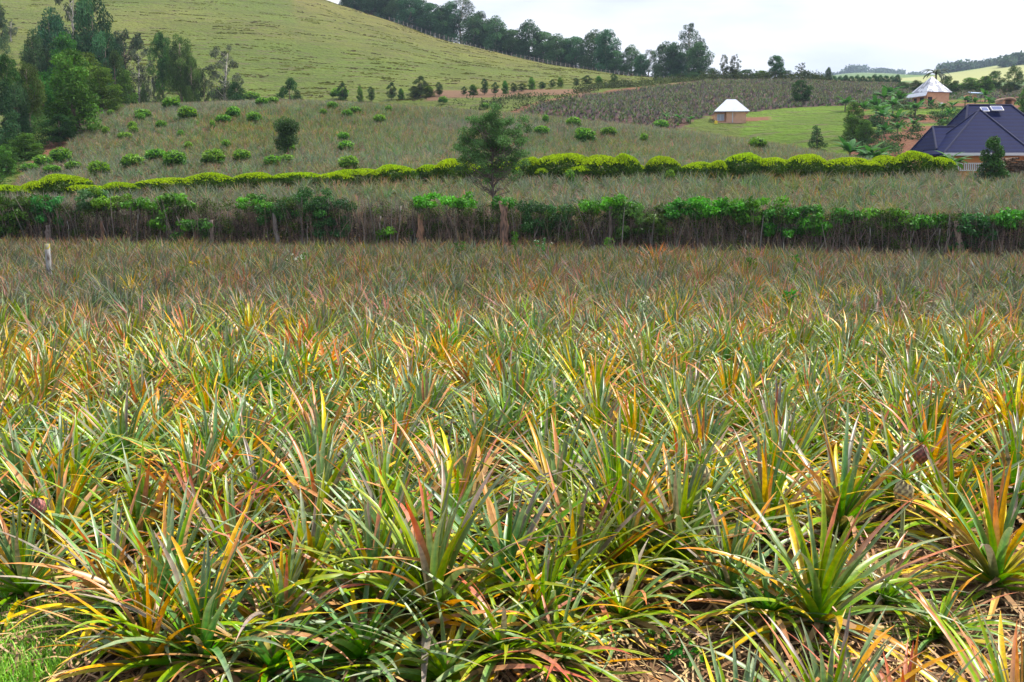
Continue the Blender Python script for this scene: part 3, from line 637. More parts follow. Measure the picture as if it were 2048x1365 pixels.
M_leaf = mat('tree foliage', rough=.75, attr=True, transl=.25, vary=.5, spec=.12)
M_gloss = mat('glossy foliage', rough=.5, attr=True, transl=.25, vary=.2, spec=.25)
TREES = {}
KIND = {  # ref height 10, ref width 5: base of crown, envelope, clumps, clump radius, leaves, size, aspect, droop, colour, bark
 'gum':    dict(cb=.15, env=lambda t: (.72+.55*t)*(1-t)**.42*1.25 if t < 1 else 0, nc=36, cr=1.2, n=12000, s=.31, asp=.36, dr=.6, col=(.046, .105, .040), bark=(.33, .26, .2)),
 'standgum': dict(cb=.36, env=lambda t: (.8+.45*t)*(1-t)**.42*1.25, nc=32, cr=1.0, n=10000, s=.28, asp=.33, dr=.7, col=(.06, .115, .026), bark=(.33, .26, .2)),
 'tallgum': dict(cb=.42, env=lambda t: (.5+.8*t)*(1-t)**.55*1.25, nc=24, cr=.72, n=6000, s=.22, asp=.3, dr=.8, col=(.06, .085, .045), bark=(.4, .34, .27)),
 'sparse': dict(cb=.30, env=lambda t: .5+.5*math.sin(t*3), nc=28, cr=.7, n=5500, s=.23, asp=.4, dr=.3, col=(.06, .075, .045), bark=(.42, .39, .35)),
 'bushy':  dict(cb=.04, env=lambda t: (.85+.3*t)*(1-t)**.42, nc=50, cr=.95, n=11000, s=.29, asp=.42, dr=.45, col=(.075, .155, .025), bark=(.2, .15, .11)),
 'cone':   dict(cb=.03, env=lambda t: (1-t)**.75*1.05+.08, nc=34, cr=.75, n=7000, s=.24, asp=.4, dr=.3, col=(.038, .075, .026), bark=(.2, .15, .11)),
 'round':  dict(cb=.16, env=lambda t: math.sin(math.pi*min(1, .15+.85*t))**.6, nc=32, cr=1.0, n=11000, s=.23, asp=.45, dr=.25, col=(.040, .078, .020), bark=(.2, .15, .11)),
 'umbrella': dict(cb=.72, env=lambda t: 1.25-.5*t, nc=22, cr=.7, n=3500, s=.24, asp=.5, dr=0, col=(.05, .07, .04), bark=(.17, .13, .11)),
}
def tree_meshes(kind, v):
    key = (kind, v)
    if key in TREES: return TREES[key]
    K = KIND[kind]; rs = np.random.RandomState(abs(hash_(kind))+v*31+7); tm, cm_ = MB(), MB(); tm.smooth = True
    top = np.array([rs.normal()*.25, rs.normal()*.25, 8.9]); cl = []
    mid = np.array([rs.normal()*.2, rs.normal()*.2, 4.5])
    tm.tube([(0, 0, -.3), (mid*.3*np.array([1, 1, 0])+[0, 0, 1.5]), mid, top], [.24, .19, .13, .03], 8, K['bark'])
    for i in range(K['nc']):
        t = (i+.5)/K['nc']; z = 10*(K['cb']+(1-K['cb'])*(t*.93)); e = 2.3*K['env'](t); a = i*2.4+rs.normal()*.5; r = e*math.sqrt(rs.uniform(.12, 1))
        cr_ = K['cr']*rs.uniform(.7, 1.25)*(1-.35*t); x_, y_ = r*math.cos(a), r*math.sin(a)
        cl.append([x_, y_, z, cr_, cr_, cr_*rs.uniform(.7, 1.05), rs.uniform(.5, 1.7)])
        zs = max(.8, z-r*.7-.4); tc_ = mid*min(1, zs/4.5) if zs < 4.5 else mid+(top-mid)*min(1, (zs-4.5)/4.4)
        limb(tm, rs, (tc_[0], tc_[1], zs), (x_, y_, z), .075*(1-.5*t), .015, K['bark'], 4)
    leafcloud(rs, cm_, cl, K['n'], K['s'], K['asp'], K['dr'], K['col'], .22, .35)
    TREES[key] = (tm.mesh('trunk', M_wood), cm_.mesh('crown', M_leaf)); return TREES[key]
def hash_(s): return sum(ord(c)*(i+1)*13 for i, c in enumerate(s)) % 10007

def tree(px, pytop, wpx, kind, label, Y=None, base=None, v=None, group=None, name='tree', cat='tree', off=0., tint=None):
    if Y is None: X, Y, Z = hit(px, base, off)
    else: X = P(px, 200, Y)[0]; Z = H1(X, Y)
    h_ = zpy(Y, pytop)-Z; wd = wpx/FPX*Y
    tm, cm_ = tree_meshes(kind, (tree.k % 3) if v is None else v); tree.k += 1
    o = empty(name, (X, Y, Z-.05), (tree.k*2.1) % 6.28, (wd/5.0, wd/5.0, h_/10.0))
    obj('trunk', tm, o); c_ = obj('crown', cm_, o)
    tag(o, label, cat, group); return o
tree.k = 0

# ------------------------------------------------------------------ trees on the left
GL = 'trees at the left edge of the field'
LT = [  # px, py top, width, kind, Y or base
 (22, 105, 62, 'standgum', 285, 'slender bright green gum tree nearest the left edge of the grove'),
 (62, 120, 56, 'standgum', 275, 'gum tree with pale trunks between the left edge and the dense dark tree'),
 (-12, 150, 90, 'gum', 310, 'dark gum tree cut by the left edge of the view'),
 (40, 165, 50, 'gum', 290, 'short gum tree in front of the slender bright one'),
 (150, 92, 125, 'bushy', 275, 'large dense dark green tree bulging over the field corner'),
 (205, 128, 85, 'bushy', 228, 'yellow-green rounded tree on the right flank of the dense dark tree'),
 (120, 226, 68, 'round', 292, 'light green broad-leaved shrub tree at the foot of the grove'),
 (14, 285, 46, 'bushy', 352, 'dark shrub at the left edge just above the clipped bushes'),
 (52, 262, 70, 'bushy', 320, 'grey-green thicket under the gum trees at left'),
]
for (px, pt, wpx, kd, bs, lab) in LT: tree(px, pt, wpx, kd, lab, base=bs, group=GL)
LT2 = [
 (75, 60, 60, 'gum', 150, 'dark tree left of the tallest one in the grove'),
 (178, 100, 90, 'bushy', 132, 'rounded tree filling the middle of the grove behind the dense dark tree'),
 (215, 60, 70, 'gum', 168, 'green-topped tree right of the tallest ones in the grove'),
 (135, 60, 90, 'bushy', 150, 'deep green tree directly behind the dense dark tree'),
 (85, 140, 80, 'bushy', 120, 'mid-green tree between the gum trees and the dense dark tree'),
 (248, 130, 60, 'bushy', 158, 'shadowy low tree under the flat-topped acacia'),
 (112, 18, 84, 'gum', 165, 'tall blue-dark tree highest at the left of the grove'),
 (150, -40, 80, 'sparse', 175, 'tall open-crowned tree cut by the top edge above the grove'),
 (192, -15, 84, 'gum', 170, 'tall tree with green right side reaching the top edge'),
 (232, 95, 60, 'round', 160, 'mid-height tree below the flat-topped acacia'),
 (258, 62, 78, 'umbrella', 175, 'flat-topped dark acacia on the hill foot'),
 (278, 92, 66, 'sparse', 172, 'hazy pale-trunked tree right of the flat-topped acacia'),
 (328, 62, 52, 'standgum', 185, 'left gum tree of the pair standing on the hill foot'),
 (364, 66, 58, 'standgum', 182, 'right gum tree of the pair standing on the hill foot'),
 (386, 110, 36, 'standgum', 180, 'lower gum tree leaning on the right of the pair'),
 (408, 128, 38, 'cone', 165, 'small conical dark tree left of the white-trunked one'),
 (450, 86, 88, 'sparse', 178, 'wide sparse tree with a white trunk on the hill foot'),
 (472, 160, 46, 'round', 150, 'low round bush under the white-trunked tree'),
 (305, 140, 24, 'sparse', 178, 'thin forked tree behind the crest, left of the gum pair'),
 (288, 166, 18, 'round', 165, 'small round bush behind the crest beneath the hazy tree'),
 (322, 172, 20, 'round', 160, 'small dark bush behind the crest beneath the gum pair'),
 (580, 152, 52, 'round', 155, 'round leafy bush standing on the crest before the open hill'),
 (30, 38, 34, 'sparse', 260, 'small lone tree out on the hillside at top left'),
 (2, 0, 40, 'gum', 240, 'tree top poking into the top left corner'),
]
for (px, pt, wpx, kd, Y, lab) in LT2: tree(px, pt, wpx, kd, lab, Y=Y, group='trees at the foot of the grassy hill')

# bushes and young trees along the foot of the hill
TOE = [(685, 163, 20), (720, 170, 16), (742, 172, 18), (783, 163, 20), (802, 176, 16), (829, 172, 30), (841, 150, 30), (858, 170, 26), (878, 163, 18), (928, 172, 12), (946, 168, 22), (969, 156, 17), (990, 163, 15),
       (1010, 160, 16), (1027, 165, 16), (1043, 166, 20), (1063, 153, 18), (1084, 163, 18), (1104, 158, 14), (1120, 153, 16), (1152, 155, 14), (1173, 150, 22), (1197, 151, 18), (1227, 147, 18), (1311, 142, 12)]
for i, (px, pt, wpx) in enumerate(TOE):
    tall = 'tall ' if i in (6, 11, 16, 19) else ''
    tree(px, pt, wpx, ['round', 'bushy', 'round'][i % 3], nth(i, len(TOE), tall+'young dark tree', 'in the row at the hill foot'), Y=np.interp(px, [680, 1000, 1311], [206, 214, 262]), group='young trees along the foot of the hill')

# ridge gum trees, a row seen against the sky
rs = np.random.RandomState(4)
RG = [(705, -52, 40), (728, -50, 44), (752, -40, 42), (775, -34, 44), (797, -22, 42), (820, -14, 44), (842, -4, 38), (864, 5, 44), (884, 12, 38), (903, 2, 36), (925, -8, 52), (946, 28, 40), (960, 22, 34), (976, 46, 42), (990, 32, 36), (1008, 58, 34),
      (1026, 58, 36), (1056, 40, 40), (1040, 78, 30), (1088, 62, 46), (1112, 68, 40), (1134, 76, 36), (1152, 72, 40), (1186, 60, 44), (1212, 58, 44), (1232, 100, 30), (1260, 90, 30), (1282, 108, 26), (1298, 98, 30), (1328, 84, 40), (1346, 84, 30), (1362, 104, 34), (1376, 42, 54), (1396, 84, 44)]
for i, (px, pt, wpx) in enumerate(RG):
    Yr = np.interp(px, [600, 750, 900, 1050, 1200, 1350, 1450], [436, 408, 396, 380, 358, 332, 318])+rs.uniform(0, 9)
    kd = 'tallgum' if px in (1376, 925, 1298) else 'gum'
    extra = {1376: 'tallest slim gum tree on the right end of the ridge', 925: 'tall slim gum tree rising above the ridge row at top'}.get(px)
    tree(px, pt, wpx*1.3, kd, extra or nth(i, len(RG), 'dark gum tree', 'in the row along the ridge'), Y=Yr, group='gum trees along the ridge')
# trees on the skyline right of the ridge
SK = [(1446, 108, 22, 'tallgum', 'very thin small-crowned tree alone on the skyline'), (1468, 107, 26, 'sparse', 'slim open tree beside the thin one on the skyline'),
      (1425, 138, 34, 'round', 'low dark bush at the right end of the ridge row'), (1458, 132, 40, 'round', 'rounded tree below the slim skyline pair'),
      (1490, 138, 44, 'round', 'broad low tree in the skyline hedge, left part'), (1522, 140, 40, 'bushy', 'broad low tree left of the tall skyline clump'),
      (1550, 110, 36, 'gum', 'tall gum tree topping the middle skyline clump'), (1570, 140, 40, 'round', 'low tree right of the tall skyline clump'),
      (1600, 124, 24, 'sparse', 'open-crowned thin tree above the dark field edge'), (1612, 142, 34, 'round', 'dark round tree at the left end of the far tree row'),
      (1360, 146, 26, 'round', 'small green bush in front of the ridge end'), (1385, 144, 30, 'round', 'pale green bush below the ridge end')]
for px, pt, wpx, kd, lab in SK: tree(px, pt, wpx, kd, lab, Y=268 if px > 1400 else 300, group='trees on the skyline')
for i in range(15):
    px = 1632+i*11.5; tree(px, 151+rs.uniform(-4, 3) if i != 2 else 134, 15, 'gum', nth(i, 15, 'small dark tree', 'in the straight row beyond the dark field'), Y=287, group='straight row of trees beyond the dark field')
RT = [(1600, 158, 44, 'round', 209, 0, 'lone spreading tree standing in the lower edge of the dark field'),
      (1706, 200, 46, 'bushy', 278, 0, 'tall dense tree on the red slope left of the bananas'), (1728, 236, 40, 'bushy', 286, 0, 'lower dark tree leaning on the dense one on the red slope'),
      (1636, 246, 56, 'cone', 0, 112, 'blue-green conical bush rising behind the field edge'),
      (1890, 150, 40, 'round', 0, 205, 'dark tree right behind the pyramid roof'), (1832, 160, 30, 'round', 0, 230, 'dark bush left of the pyramid roof house'), (1803, 163, 26, 'round', 0, 240, 'small tree further left of the pyramid roof house'),
      (1908, 160, 26, 'round', 0, 225, 'small dark tree right of the pyramid roof'), (1938, 154, 44, 'bushy', 0, 235, 'wide low tree behind the blue-roofed shed'), (1968, 150, 44, 'bushy', 0, 232, 'wide tree between the shed and the tall right tree'),
      (1986, 140, 40, 'round', 0, 238, 'pointed dark tree left of the tall right tree'), (2026, 131, 40, 'round', 0, 236, 'tall dark tree at the right against the pale hill'), (2012, 166, 22, 'round', 0, 215, 'small dark bush under the tall right tree'),
      (2052, 172, 34, 'bushy', 0, 150, 'dark tree cut by the right edge'),
      (1800, 180, 20, 'round', 0, 200, 'dark shrub in the dark field left of the house'), (1716, 180, 16, 'round', 0, 215, 'lone dark shrub in the middle of the dark field'),
      (1868, 222, 20, 'round', 0, 160, 'round shrub on the red slope under the house'), (1843, 228, 24, 'round', 0, 152, 'dark shrub among the bananas left of the steps')]
for px, pt, wpx, kd, bs, Y, lab in RT: tree(px, pt, wpx, kd, lab, **({'Y': Y} if Y else {'base': bs}), group='trees on the right slope')

# far wood on the distant hills
rs = np.random.RandomState(12); mb = MB(); cl = []
def farwood(p0, p1, n, Y, hh, ww):
    for k in range(n):
        t = rs.rand(); px = p0[0]+(p1[0]-p0[0])*t; Yk = Y+rs.uniform(-15, 15); x = P(px, 150, Yk)[0]; z = H1(x, Yk); q = rs.uniform(.6, 1.2)
        cl.append([x, Yk, z+hh*.5*q, ww*q, ww*q, hh*.6*q, rs.uniform(.8, 1.2)])
farwood((1560, 0), (1720, 0), 80, 1780, 8, 8); farwood((1690, 0), (1730, 0), 16, 1700, 10, 7); farwood((1740, 0), (1890, 0), 70, 1760, 8, 8)
farwood((1890, 0), (2090, 0), 110, 1085, 10, 6); farwood((2005, 0), (2060, 0), 26, 900, 8, 6); farwood((1880, 0), (1940, 0), 20, 1020, 8, 6)
leafcloud(rs, mb, cl, 26000, 3.2, .6, .1, (.05, .085, .05), .2, .3)
tag(obj('distant_woods', mb.mesh('distant_woods', M_leaf)), 'bluish woods along the ridges of the distant hills', 'woods', kind='stuff')

# undergrowth on the ridge under the gum trees
mb = MB(); cl = []
for k in range(260):
    px = rs.uniform(680, 1440); Y = np.interp(px, [600, 750, 900, 1050, 1200, 1350, 1450], [436, 408, 396, 380, 358, 332, 318])+rs.uniform(-1, 8); x = P(px, 100, Y)[0]
    cl.append([x, Y, H1(x, Y)+.7, 2.2, 1.5, rs.uniform(.9, 2.0), rs.uniform(.6, 1.3)])
leafcloud(rs, mb, cl, 14000, .8, .35, -.2, (.085, .06, .05), .3, .2)
tag(obj('undergrowth', mb.mesh('undergrowth', M_leaf)), 'dark purple-brown undergrowth beneath the ridge gum trees', 'undergrowth', kind='stuff')
# hedge-like scrub beyond the pasture, and rough scrub beside the red soil strip
mb = MB(); cl = []
for k in range(170):
    px = rs.uniform(1150, 1440); Y = darkB(px)+rs.uniform(10, 22); x = P(px, 160, Y)[0]; cl.append([x, Y, H1(x, Y)+.4, 1.6, 1.3, rs.uniform(.5, 1.3), rs.uniform(.7, 1.3)])
for k in range(90):
    px = rs.uniform(1400, 1640); Y = rs.uniform(262, 272); x = P(px, 160, Y)[0]; cl.append([x, Y, H1(x, Y)+.8, 2.4, 1.5, rs.uniform(1, 2.2), rs.uniform(.7, 1.2)])
for k in range(120):
    px = rs.uniform(880, 1160); Y = rs.uniform(178, 205); x = P(px, 160, Y)[0]; cl.append([x, Y, H1(x, Y)+.3, 1.2, 1.0, rs.uniform(.4, .9), rs.uniform(.7, 1.3)])
leafcloud(rs, mb, cl, 16000, .5, .35, -.1, (.07, .085, .03), .3, .2)
tag(obj('scrub', mb.mesh('scrub', M_leaf)), 'rough green-brown scrub along the margins of the far fields', 'scrub', kind='stuff')

mb = MB(); nS = 1000; k0 = np.repeat(np.arange(nS), 14); sy = rs.uniform(205, 440, nS); sp = rs.uniform(-60, 1400, nS); sX = (sp-1024)/FPX*sy; ln = rs.uniform(.8, 4.5, nS)
X = sX[k0]+rs.uniform(-1, 1, len(k0))*ln[k0]; Y = sy[k0]+rs.normal(size=len(k0))*.35; ok = (zone(X, Y) == 1) & (Y < np.interp(pxof(X, Y), [600, 750, 900, 1050, 1200, 1350, 1450], [436, 405, 390, 374, 352, 326, 310])); X, Y, kk = X[ok], Y[ok], k0[ok]; Z = hgt(X, Y); n_ = len(X)
hh = rs.uniform(.05, .16, n_); ww = rs.uniform(.2, .5, n_); jj = rs.normal(size=n_)*.15; shade = rs.uniform(.6, 1.25, nS)[kk]; tint = (rs.rand(nS) < .25)[kk]
vv = np.stack([np.stack([X-ww, Y+jj, Z-.05], -1), np.stack([X+ww, Y-jj, Z-.05], -1), np.stack([X+ww*.6, Y-jj-.1, Z+hh], -1), np.stack([X-ww*.6, Y+jj-.1, Z+hh*.8], -1)], 1).reshape(-1, 3)
cc = np.where(tint[:, None], CG([.13, .12, .06]), CG([.12, .15, .036]))*shade[:, None]; mb.add(vv, np.arange(4*n_).reshape(-1, 4), np.repeat(cc, 4, 0))
tag(obj('grass_tussocks', mb.mesh('grass_tussocks', M_leaf)), 'dark grass tussocks in streaks across the grassy hillside', 'grass', kind='stuff')
mb = MB(); cl = []
for k in range(150):
    Y = rs.uniform(66, 118); px = np.interp(Y, [58, 75, 85, 100, 112, 140], [0, 45, 110, 150, 185, 235])-rs.uniform(42, 150); x = P(px, 300, Y)[0]; cl.append([x, Y, H1(x, Y)+.35, 1.1, .9, rs.uniform(.4, 1.1), rs.uniform(.6, 1.5)])
leafcloud(rs, mb, cl, 22000, .2, .4, 0, (.06, .11, .025), .3, .2)
tag(obj('thicket', mb.mesh('thicket', M_leaf)), 'tangled green undergrowth beneath the trees at the left field edge', 'undergrowth', kind='stuff')

mb = MB(); cl = []
for k in range(420):
    px = rs.uniform(1695, 2060); Y = rs.uniform(118, 186); x = P(px, 250, Y)[0]
    if vnoise(x, Y, 7, 41) < .52: continue
    cl.append([x, Y, H1(x, Y)+.2, rs.uniform(.5, 1.3), .7, rs.uniform(.25, .8), rs.uniform(.6, 1.6)])
leafcloud(rs, mb, cl, 20000, .34, .4, -.1, (.055, .105, .035), .3, .2)
tag(obj('ground_cover', mb.mesh('ground_cover', M_leaf)), 'patchy green crops and weeds covering the red slope below the brick house', 'ground cover', kind='stuff')

# fence on the ridge
fr = empty('wire_fence', (0, 0, 0)); post = MB(); post.tube([(0, 0, -.2), (.02, 0, 1.9)], [.13, .11], 5, (.36, .33, .3)); pm = post.mesh('post', M_wood)
pp = []
for px in np.arange(780, 1421, 9):
    Y = np.interp(px, [600, 750, 900, 1050, 1200, 1350, 1450], [436, 408, 396, 380, 358, 332, 318])-6; x = P(px, 100, Y)[0]; z = H1(x, Y)
    p_ = obj('post', pm, fr, loc=(x, Y, z)); p_.rotation_euler = (rs.normal()*.04, rs.normal()*.06, 0); pp.append((x, Y, z))
wm = MB()
for hh in (.6, 1.1, 1.6): wm.tube([(a, b, c+hh) for a, b, c in pp], .02, 3, (.3, .3, .3), cap=False)
obj('wire', wm.mesh('wire', M_wood), fr); tag(fr, 'thin post and wire fence running along the ridge below the gum trees', 'fence')

# ------------------------------------------------------------------ clipped golden bushes
M_gold = mat('golden hedge leaf', rough=.6, attr=True, transl=.3, vary=.12, spec=.2)
def goldbush(v):
    rs = np.random.RandomState(100+v); mb = MB(); lump = [(rs.normal()*.45, rs.normal()*.4, rs.uniform(.3, .5)) for _ in range(7)]
    def surf(n, low):
        d = rs.normal(size=(n, 3)); d[:, 2] = np.abs(d[:, 2])-low; d /= np.linalg.norm(d, axis=1)[:, None]
        k = np.ones(n)
        for lx, ly, w_ in lump: k += .07*np.exp(-((d[:, 0]-lx)**2+(d[:, 1]-ly)**2)/w_**2*2)
        return d, d*np.array([.86, .8, .56])*k[:, None]*.93+np.array([0, 0, .36])
    def cards(d, p, s, up, c):
        n = len(p); a = d*.7+rs.normal(size=(n, 3))*.5+np.array([0, 0, up]); a /= np.linalg.norm(a, axis=1)[:, None]; b = np.cross(a, rs.normal(size=(n, 3))); b /= np.linalg.norm(b, axis=1)[:, None]
        mb.add(np.stack([p-a*s*.4, p-b*s*.3, p+a*s*.7, p+b*s*.3], 1).reshape(-1, 3), np.arange(4*n).reshape(-1, 4), np.repeat(c, 4, 0))
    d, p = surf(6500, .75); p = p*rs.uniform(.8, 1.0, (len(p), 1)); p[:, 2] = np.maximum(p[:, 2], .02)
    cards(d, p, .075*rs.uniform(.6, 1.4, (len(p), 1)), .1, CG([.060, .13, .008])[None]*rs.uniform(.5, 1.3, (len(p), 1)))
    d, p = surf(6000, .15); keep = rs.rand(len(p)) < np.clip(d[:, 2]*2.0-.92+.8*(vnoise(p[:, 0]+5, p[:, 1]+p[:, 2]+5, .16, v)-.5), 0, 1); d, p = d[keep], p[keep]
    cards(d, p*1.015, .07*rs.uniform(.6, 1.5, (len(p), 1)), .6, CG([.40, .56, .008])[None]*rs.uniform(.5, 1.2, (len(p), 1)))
    return mb.mesh('clipped_bush', M_gold)
GB = [goldbush(v) for v in range(5)]
YB = [(20, 372, 110, 34), (72, 368, 70, 30), (128, 366, 110, 40), (172, 368, 92, 22), (240, 367, 74, 20), (340, 370, 140, 44), (418, 368, 120, 46), (510, 362, 84, 34), (598, 357, 112, 36), (672, 354, 80, 26), (700, 340, 90, 30), (735, 347, 90, 30), (790, 349, 84, 38),
      (865, 340, 70, 28), (910, 337, 80, 34), (962, 336, 84, 30), (1014, 334, 56, 26), (1060, 334, 60, 32), (1128, 331, 124, 40), (1205, 318, 90, 26), (1250, 318, 60, 24), (1085, 333, 34, 12), (1165, 338, 84, 26), (1255, 337, 76, 30), (1325, 336, 66, 38), (1398, 335, 74, 32), (1435, 332, 44, 26),
      (1488, 334, 84, 42), (1545, 333, 84, 40), (1612, 331, 92, 38), (1700, 331, 124, 40), (1772, 331, 74, 36), (1828, 331, 84, 42), (1880, 332, 62, 38)]
YB.sort()
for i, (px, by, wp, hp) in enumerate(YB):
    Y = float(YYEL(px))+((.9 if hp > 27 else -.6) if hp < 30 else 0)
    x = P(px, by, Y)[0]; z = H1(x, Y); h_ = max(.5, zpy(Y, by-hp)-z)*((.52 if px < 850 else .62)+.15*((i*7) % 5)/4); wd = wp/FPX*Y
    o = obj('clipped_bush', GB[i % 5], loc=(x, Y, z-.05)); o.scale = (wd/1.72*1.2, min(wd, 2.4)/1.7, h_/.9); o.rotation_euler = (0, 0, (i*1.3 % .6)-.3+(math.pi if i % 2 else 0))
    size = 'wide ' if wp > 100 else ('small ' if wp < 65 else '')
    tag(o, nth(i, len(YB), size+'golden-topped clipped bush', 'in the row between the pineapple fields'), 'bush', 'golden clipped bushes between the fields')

# ------------------------------------------------------------------ coffee bushes in the upper field
def coffee(v):
    rs = np.random.RandomState(200+v); mb = MB(); cl = []
    for k in range(12):
        a = k*2.4; r = .42*math.sqrt(k/12); cl.append([r*math.cos(a), r*math.sin(a), .55-.35*(k/12)**2+rs.uniform(-.05, .08), .2, .2, .16, rs.uniform(.7, 1.35)])
    leafcloud(rs, mb, cl, 1500, .17, .42, .25, (.06, .155, .02), .3, .3, outn=1.0)
    leafcloud(rs, mb, [[0, 0, .55, .5, .5, .3, 1]], 260, .17, .42, 0, (.16, .33, .03), .2, .85, outn=1.5)
    mb.tube([(0, 0, -.05), (.02, 0, .5)], [.03, .015], 5, (.2, .14, .1)); return mb.mesh('coffee_bush', M_gloss)
CB = [coffee(v) for v in range(5)]
COF = [(284, 199, 30), (343, 212, 32), (365, 203, 26), (389, 204, 22), (400, 192, 18), (437, 198, 30), (479, 198, 18), (505, 198, 30), (222, 226, 14), (286, 232, 32), (281, 236, 20), (375, 234, 36), (447, 242, 30), (467, 231, 30), (508, 240, 32),
       (323, 252, 20), (265, 254, 18), (268, 261, 18), (212, 263, 14), (250, 273, 28), (425, 252, 12), (362, 270, 14), (377, 293, 16), (452, 290, 20), (312, 316, 44), (265, 330, 44), (350, 329, 48), (428, 325, 46), (484, 319, 36), (122, 322, 44), (87, 329, 38),
       (60, 338, 34), (147, 335, 32), (105, 342, 32), (198, 345, 40), (524, 206, 24), (545, 203, 24), (680, 193, 32), (665, 214, 22), (647, 224, 14), (711, 221, 24), (694, 229, 22), (777, 219, 16), (759, 242, 26), (687, 276, 24), (692, 296, 36),
       (545, 327, 36), (574, 320, 32), (578, 299, 24), (1083, 264, 32), (1147, 249, 30), (1164, 266, 28), (1170, 279, 38), (1217, 268, 32), (1288, 281, 16), (1322, 254, 28), (1515, 293, 38), (1091, 241, 12), (886, 203, 18), (970, 212, 16), (697, 333, 40), (1340, 357, 18), (1140, 361, 20)]
bands = {}
for c in COF:
    r = 'along the crest of the upper field' if c[1] < 216 else 'in the high part of the upper field' if c[1] < 246 else 'halfway down the upper field' if c[1] < 285 else 'just above the golden clipped row' if c[1] < 350 else 'in the strip between the hedges'
    bands.setdefault(r, []).append(c)
k = 0
for r, cs in bands.items():
    cs.sort()
    for i, (px, by, wp) in enumerate(cs):
        X, Y, Z = hit(px, by+3, .35, 45); wd = 1.12*wp/FPX*Y; o = obj('coffee_bush', CB[k % 5], loc=(X, Y, Z+.1)); s = wd/1.2; j_ = (k*37 % 11)/11; o.scale = (s*(.88+.25*j_), s*(1.1-.2*j_), max(s*.85, .9)*(.9+.35*((k*53 % 7)/7))); o.rotation_euler = (0, 0, k*1.9); k += 1
        tag(o, nth(i, len(cs), 'glossy green coffee bush', r), 'bush', 'coffee bushes dotted over the upper field')

# round dark tree on the upper field, and leafy young tree at right
def near_tree(name, X, Y, Z, cl, n, s, asp, dr, col, bark, trunk, label, m=M_leaf, seed=1, shell=.3, sc2=None):
    rs = np.random.RandomState(seed); o = empty(name, (X, Y, Z)); tm = MB(); tm.smooth = True; cm_ = MB()
    tm.tube(trunk, np.linspace(trunk[0][3] if len(trunk[0]) > 3 else .07, .015, len(trunk)), 8, bark) if len(trunk[0]) == 3 else tm.tube([t[:3] for t in trunk], [t[3] for t in trunk], 8, bark)
    tp = np.array([t[:3] for t in trunk])
    for c in cl:
        zs = min(c[2]-.1, max(.25*tp[-1, 2], c[2]-math.hypot(c[0], c[1])*.9-.1)); bx = np.interp(zs, tp[:, 2], tp[:, 0]); by_ = np.interp(zs, tp[:, 2], tp[:, 1])
        limb(tm, rs, (bx, by_, zs), c[:3], .022, .006, bark, 5)
    leafcloud(rs, cm_, cl, n, s, asp, dr, col, .25, shell, shadecol=sc2)
    obj('trunk', tm.mesh('trunk', M_wood), o); obj('crown', cm_.mesh('crown', m), o); tag(o, label, 'tree'); return o
rs = np.random.RandomState(21)
X, Y, Z = hit(576, 300, .6, 45); q = Y/FPX
cl = [[rs.normal()*.42*q*27, rs.normal()*.4*q*27, (6+rs.uniform(0, 50))*q, 14*q, 14*q, 11*q, rs.uniform(.65, 1.4)] for _ in range(34)]
cl = [c for c in cl if math.hypot(c[0], c[1]) < 18*q]
near_tree('tree', X, Y, Z, [[c[0], c[1], c[2]+.5, *c[3:]] for c in cl], 9000, .13, .42, .1, (.045, .095, .022), (.15, .1, .08), [(0, 0, -.1, .07), (0, 0, 1, .05), (0, 0, 2.3, .02)], 'dense dark egg-shaped tree standing alone in the upper field', M_gloss, 2)
X, Y, Z = hit(1982, 352, .5, 45); q = Y/FPX
cl = []
for _ in range(46):
    t = rs.rand(); r = (26*(1-t)**.6+3)*q; a = rs.rand()*6.28; cl.append([r*math.cos(a)*rs.rand()**.5, r*math.sin(a)*rs.rand()**.5, (8+72*t)*q+.2, 9*q, 9*q, 8*q, rs.uniform(.65, 1.4)])
near_tree('tree', X, Y, Z, cl, 8000, .13, .45, 0, (.05, .105, .02), (.2, .15, .1), [(0, 0, -.1, .06), (.03, 0, 1, .04), (0, 0, 2.2, .015)], 'leafy pear-shaped young tree in front of the dark-roofed house', M_gloss, 3)
# central feathery tree
X = P(985, 400, 47)[0]; Y = 47.; Z = H1(X, Y); q = Y/FPX
top = zpy(Y, 208)-Z; cl = []
rs = np.random.RandomState(17)
spec = [(985, 222, 16), (978, 236, 20), (995, 244, 20), (962, 250, 20), (1000, 262, 24), (938, 262, 22), (1026, 264, 20), (972, 270, 24), (950, 282, 22), (1012, 284, 26), (930, 285, 18), (1038, 280, 16), (985, 296, 26), (955, 302, 22), (1026, 304, 22), (925, 312, 14), (1000, 320, 24), (962, 324, 22), (1022, 330, 16), (985, 340, 18), (940, 322, 14), (990, 252, 18), (1018, 246, 14), (945, 246, 12), (1000, 350, 12), (970, 352, 12), (915, 298, 18), (1044, 306, 18), (1046, 288, 14), (1036, 334, 18), (928, 332, 14), (1040, 262, 12)]
for px, py, r in spec:
    for _ in range(4):
        x, _y, z = P(px+rs.normal()*r*.5, py+rs.normal()*r*.4, Y); cl.append([x-X, rs.normal()*.55, z-Z, r*q*.66, r*q*.66, r*q*.42, rs.uniform(.6, 1.45)])
near_tree('tree', X, Y, Z, cl, 27000, .10, .32, .15, (.12, .19, .06), (.16, .13, .11), [(0, 0, -.1, .075), (.04, 0, 1.2, .055), (-.02, 0, 2.6, .04), (.02, 0, top*.8, .02), (.02, 0, top, .006)], 'feathery small-leaved tree on a thin bare trunk in the middle of the view', M_leaf, 6, .1, (.10, .17, .04))

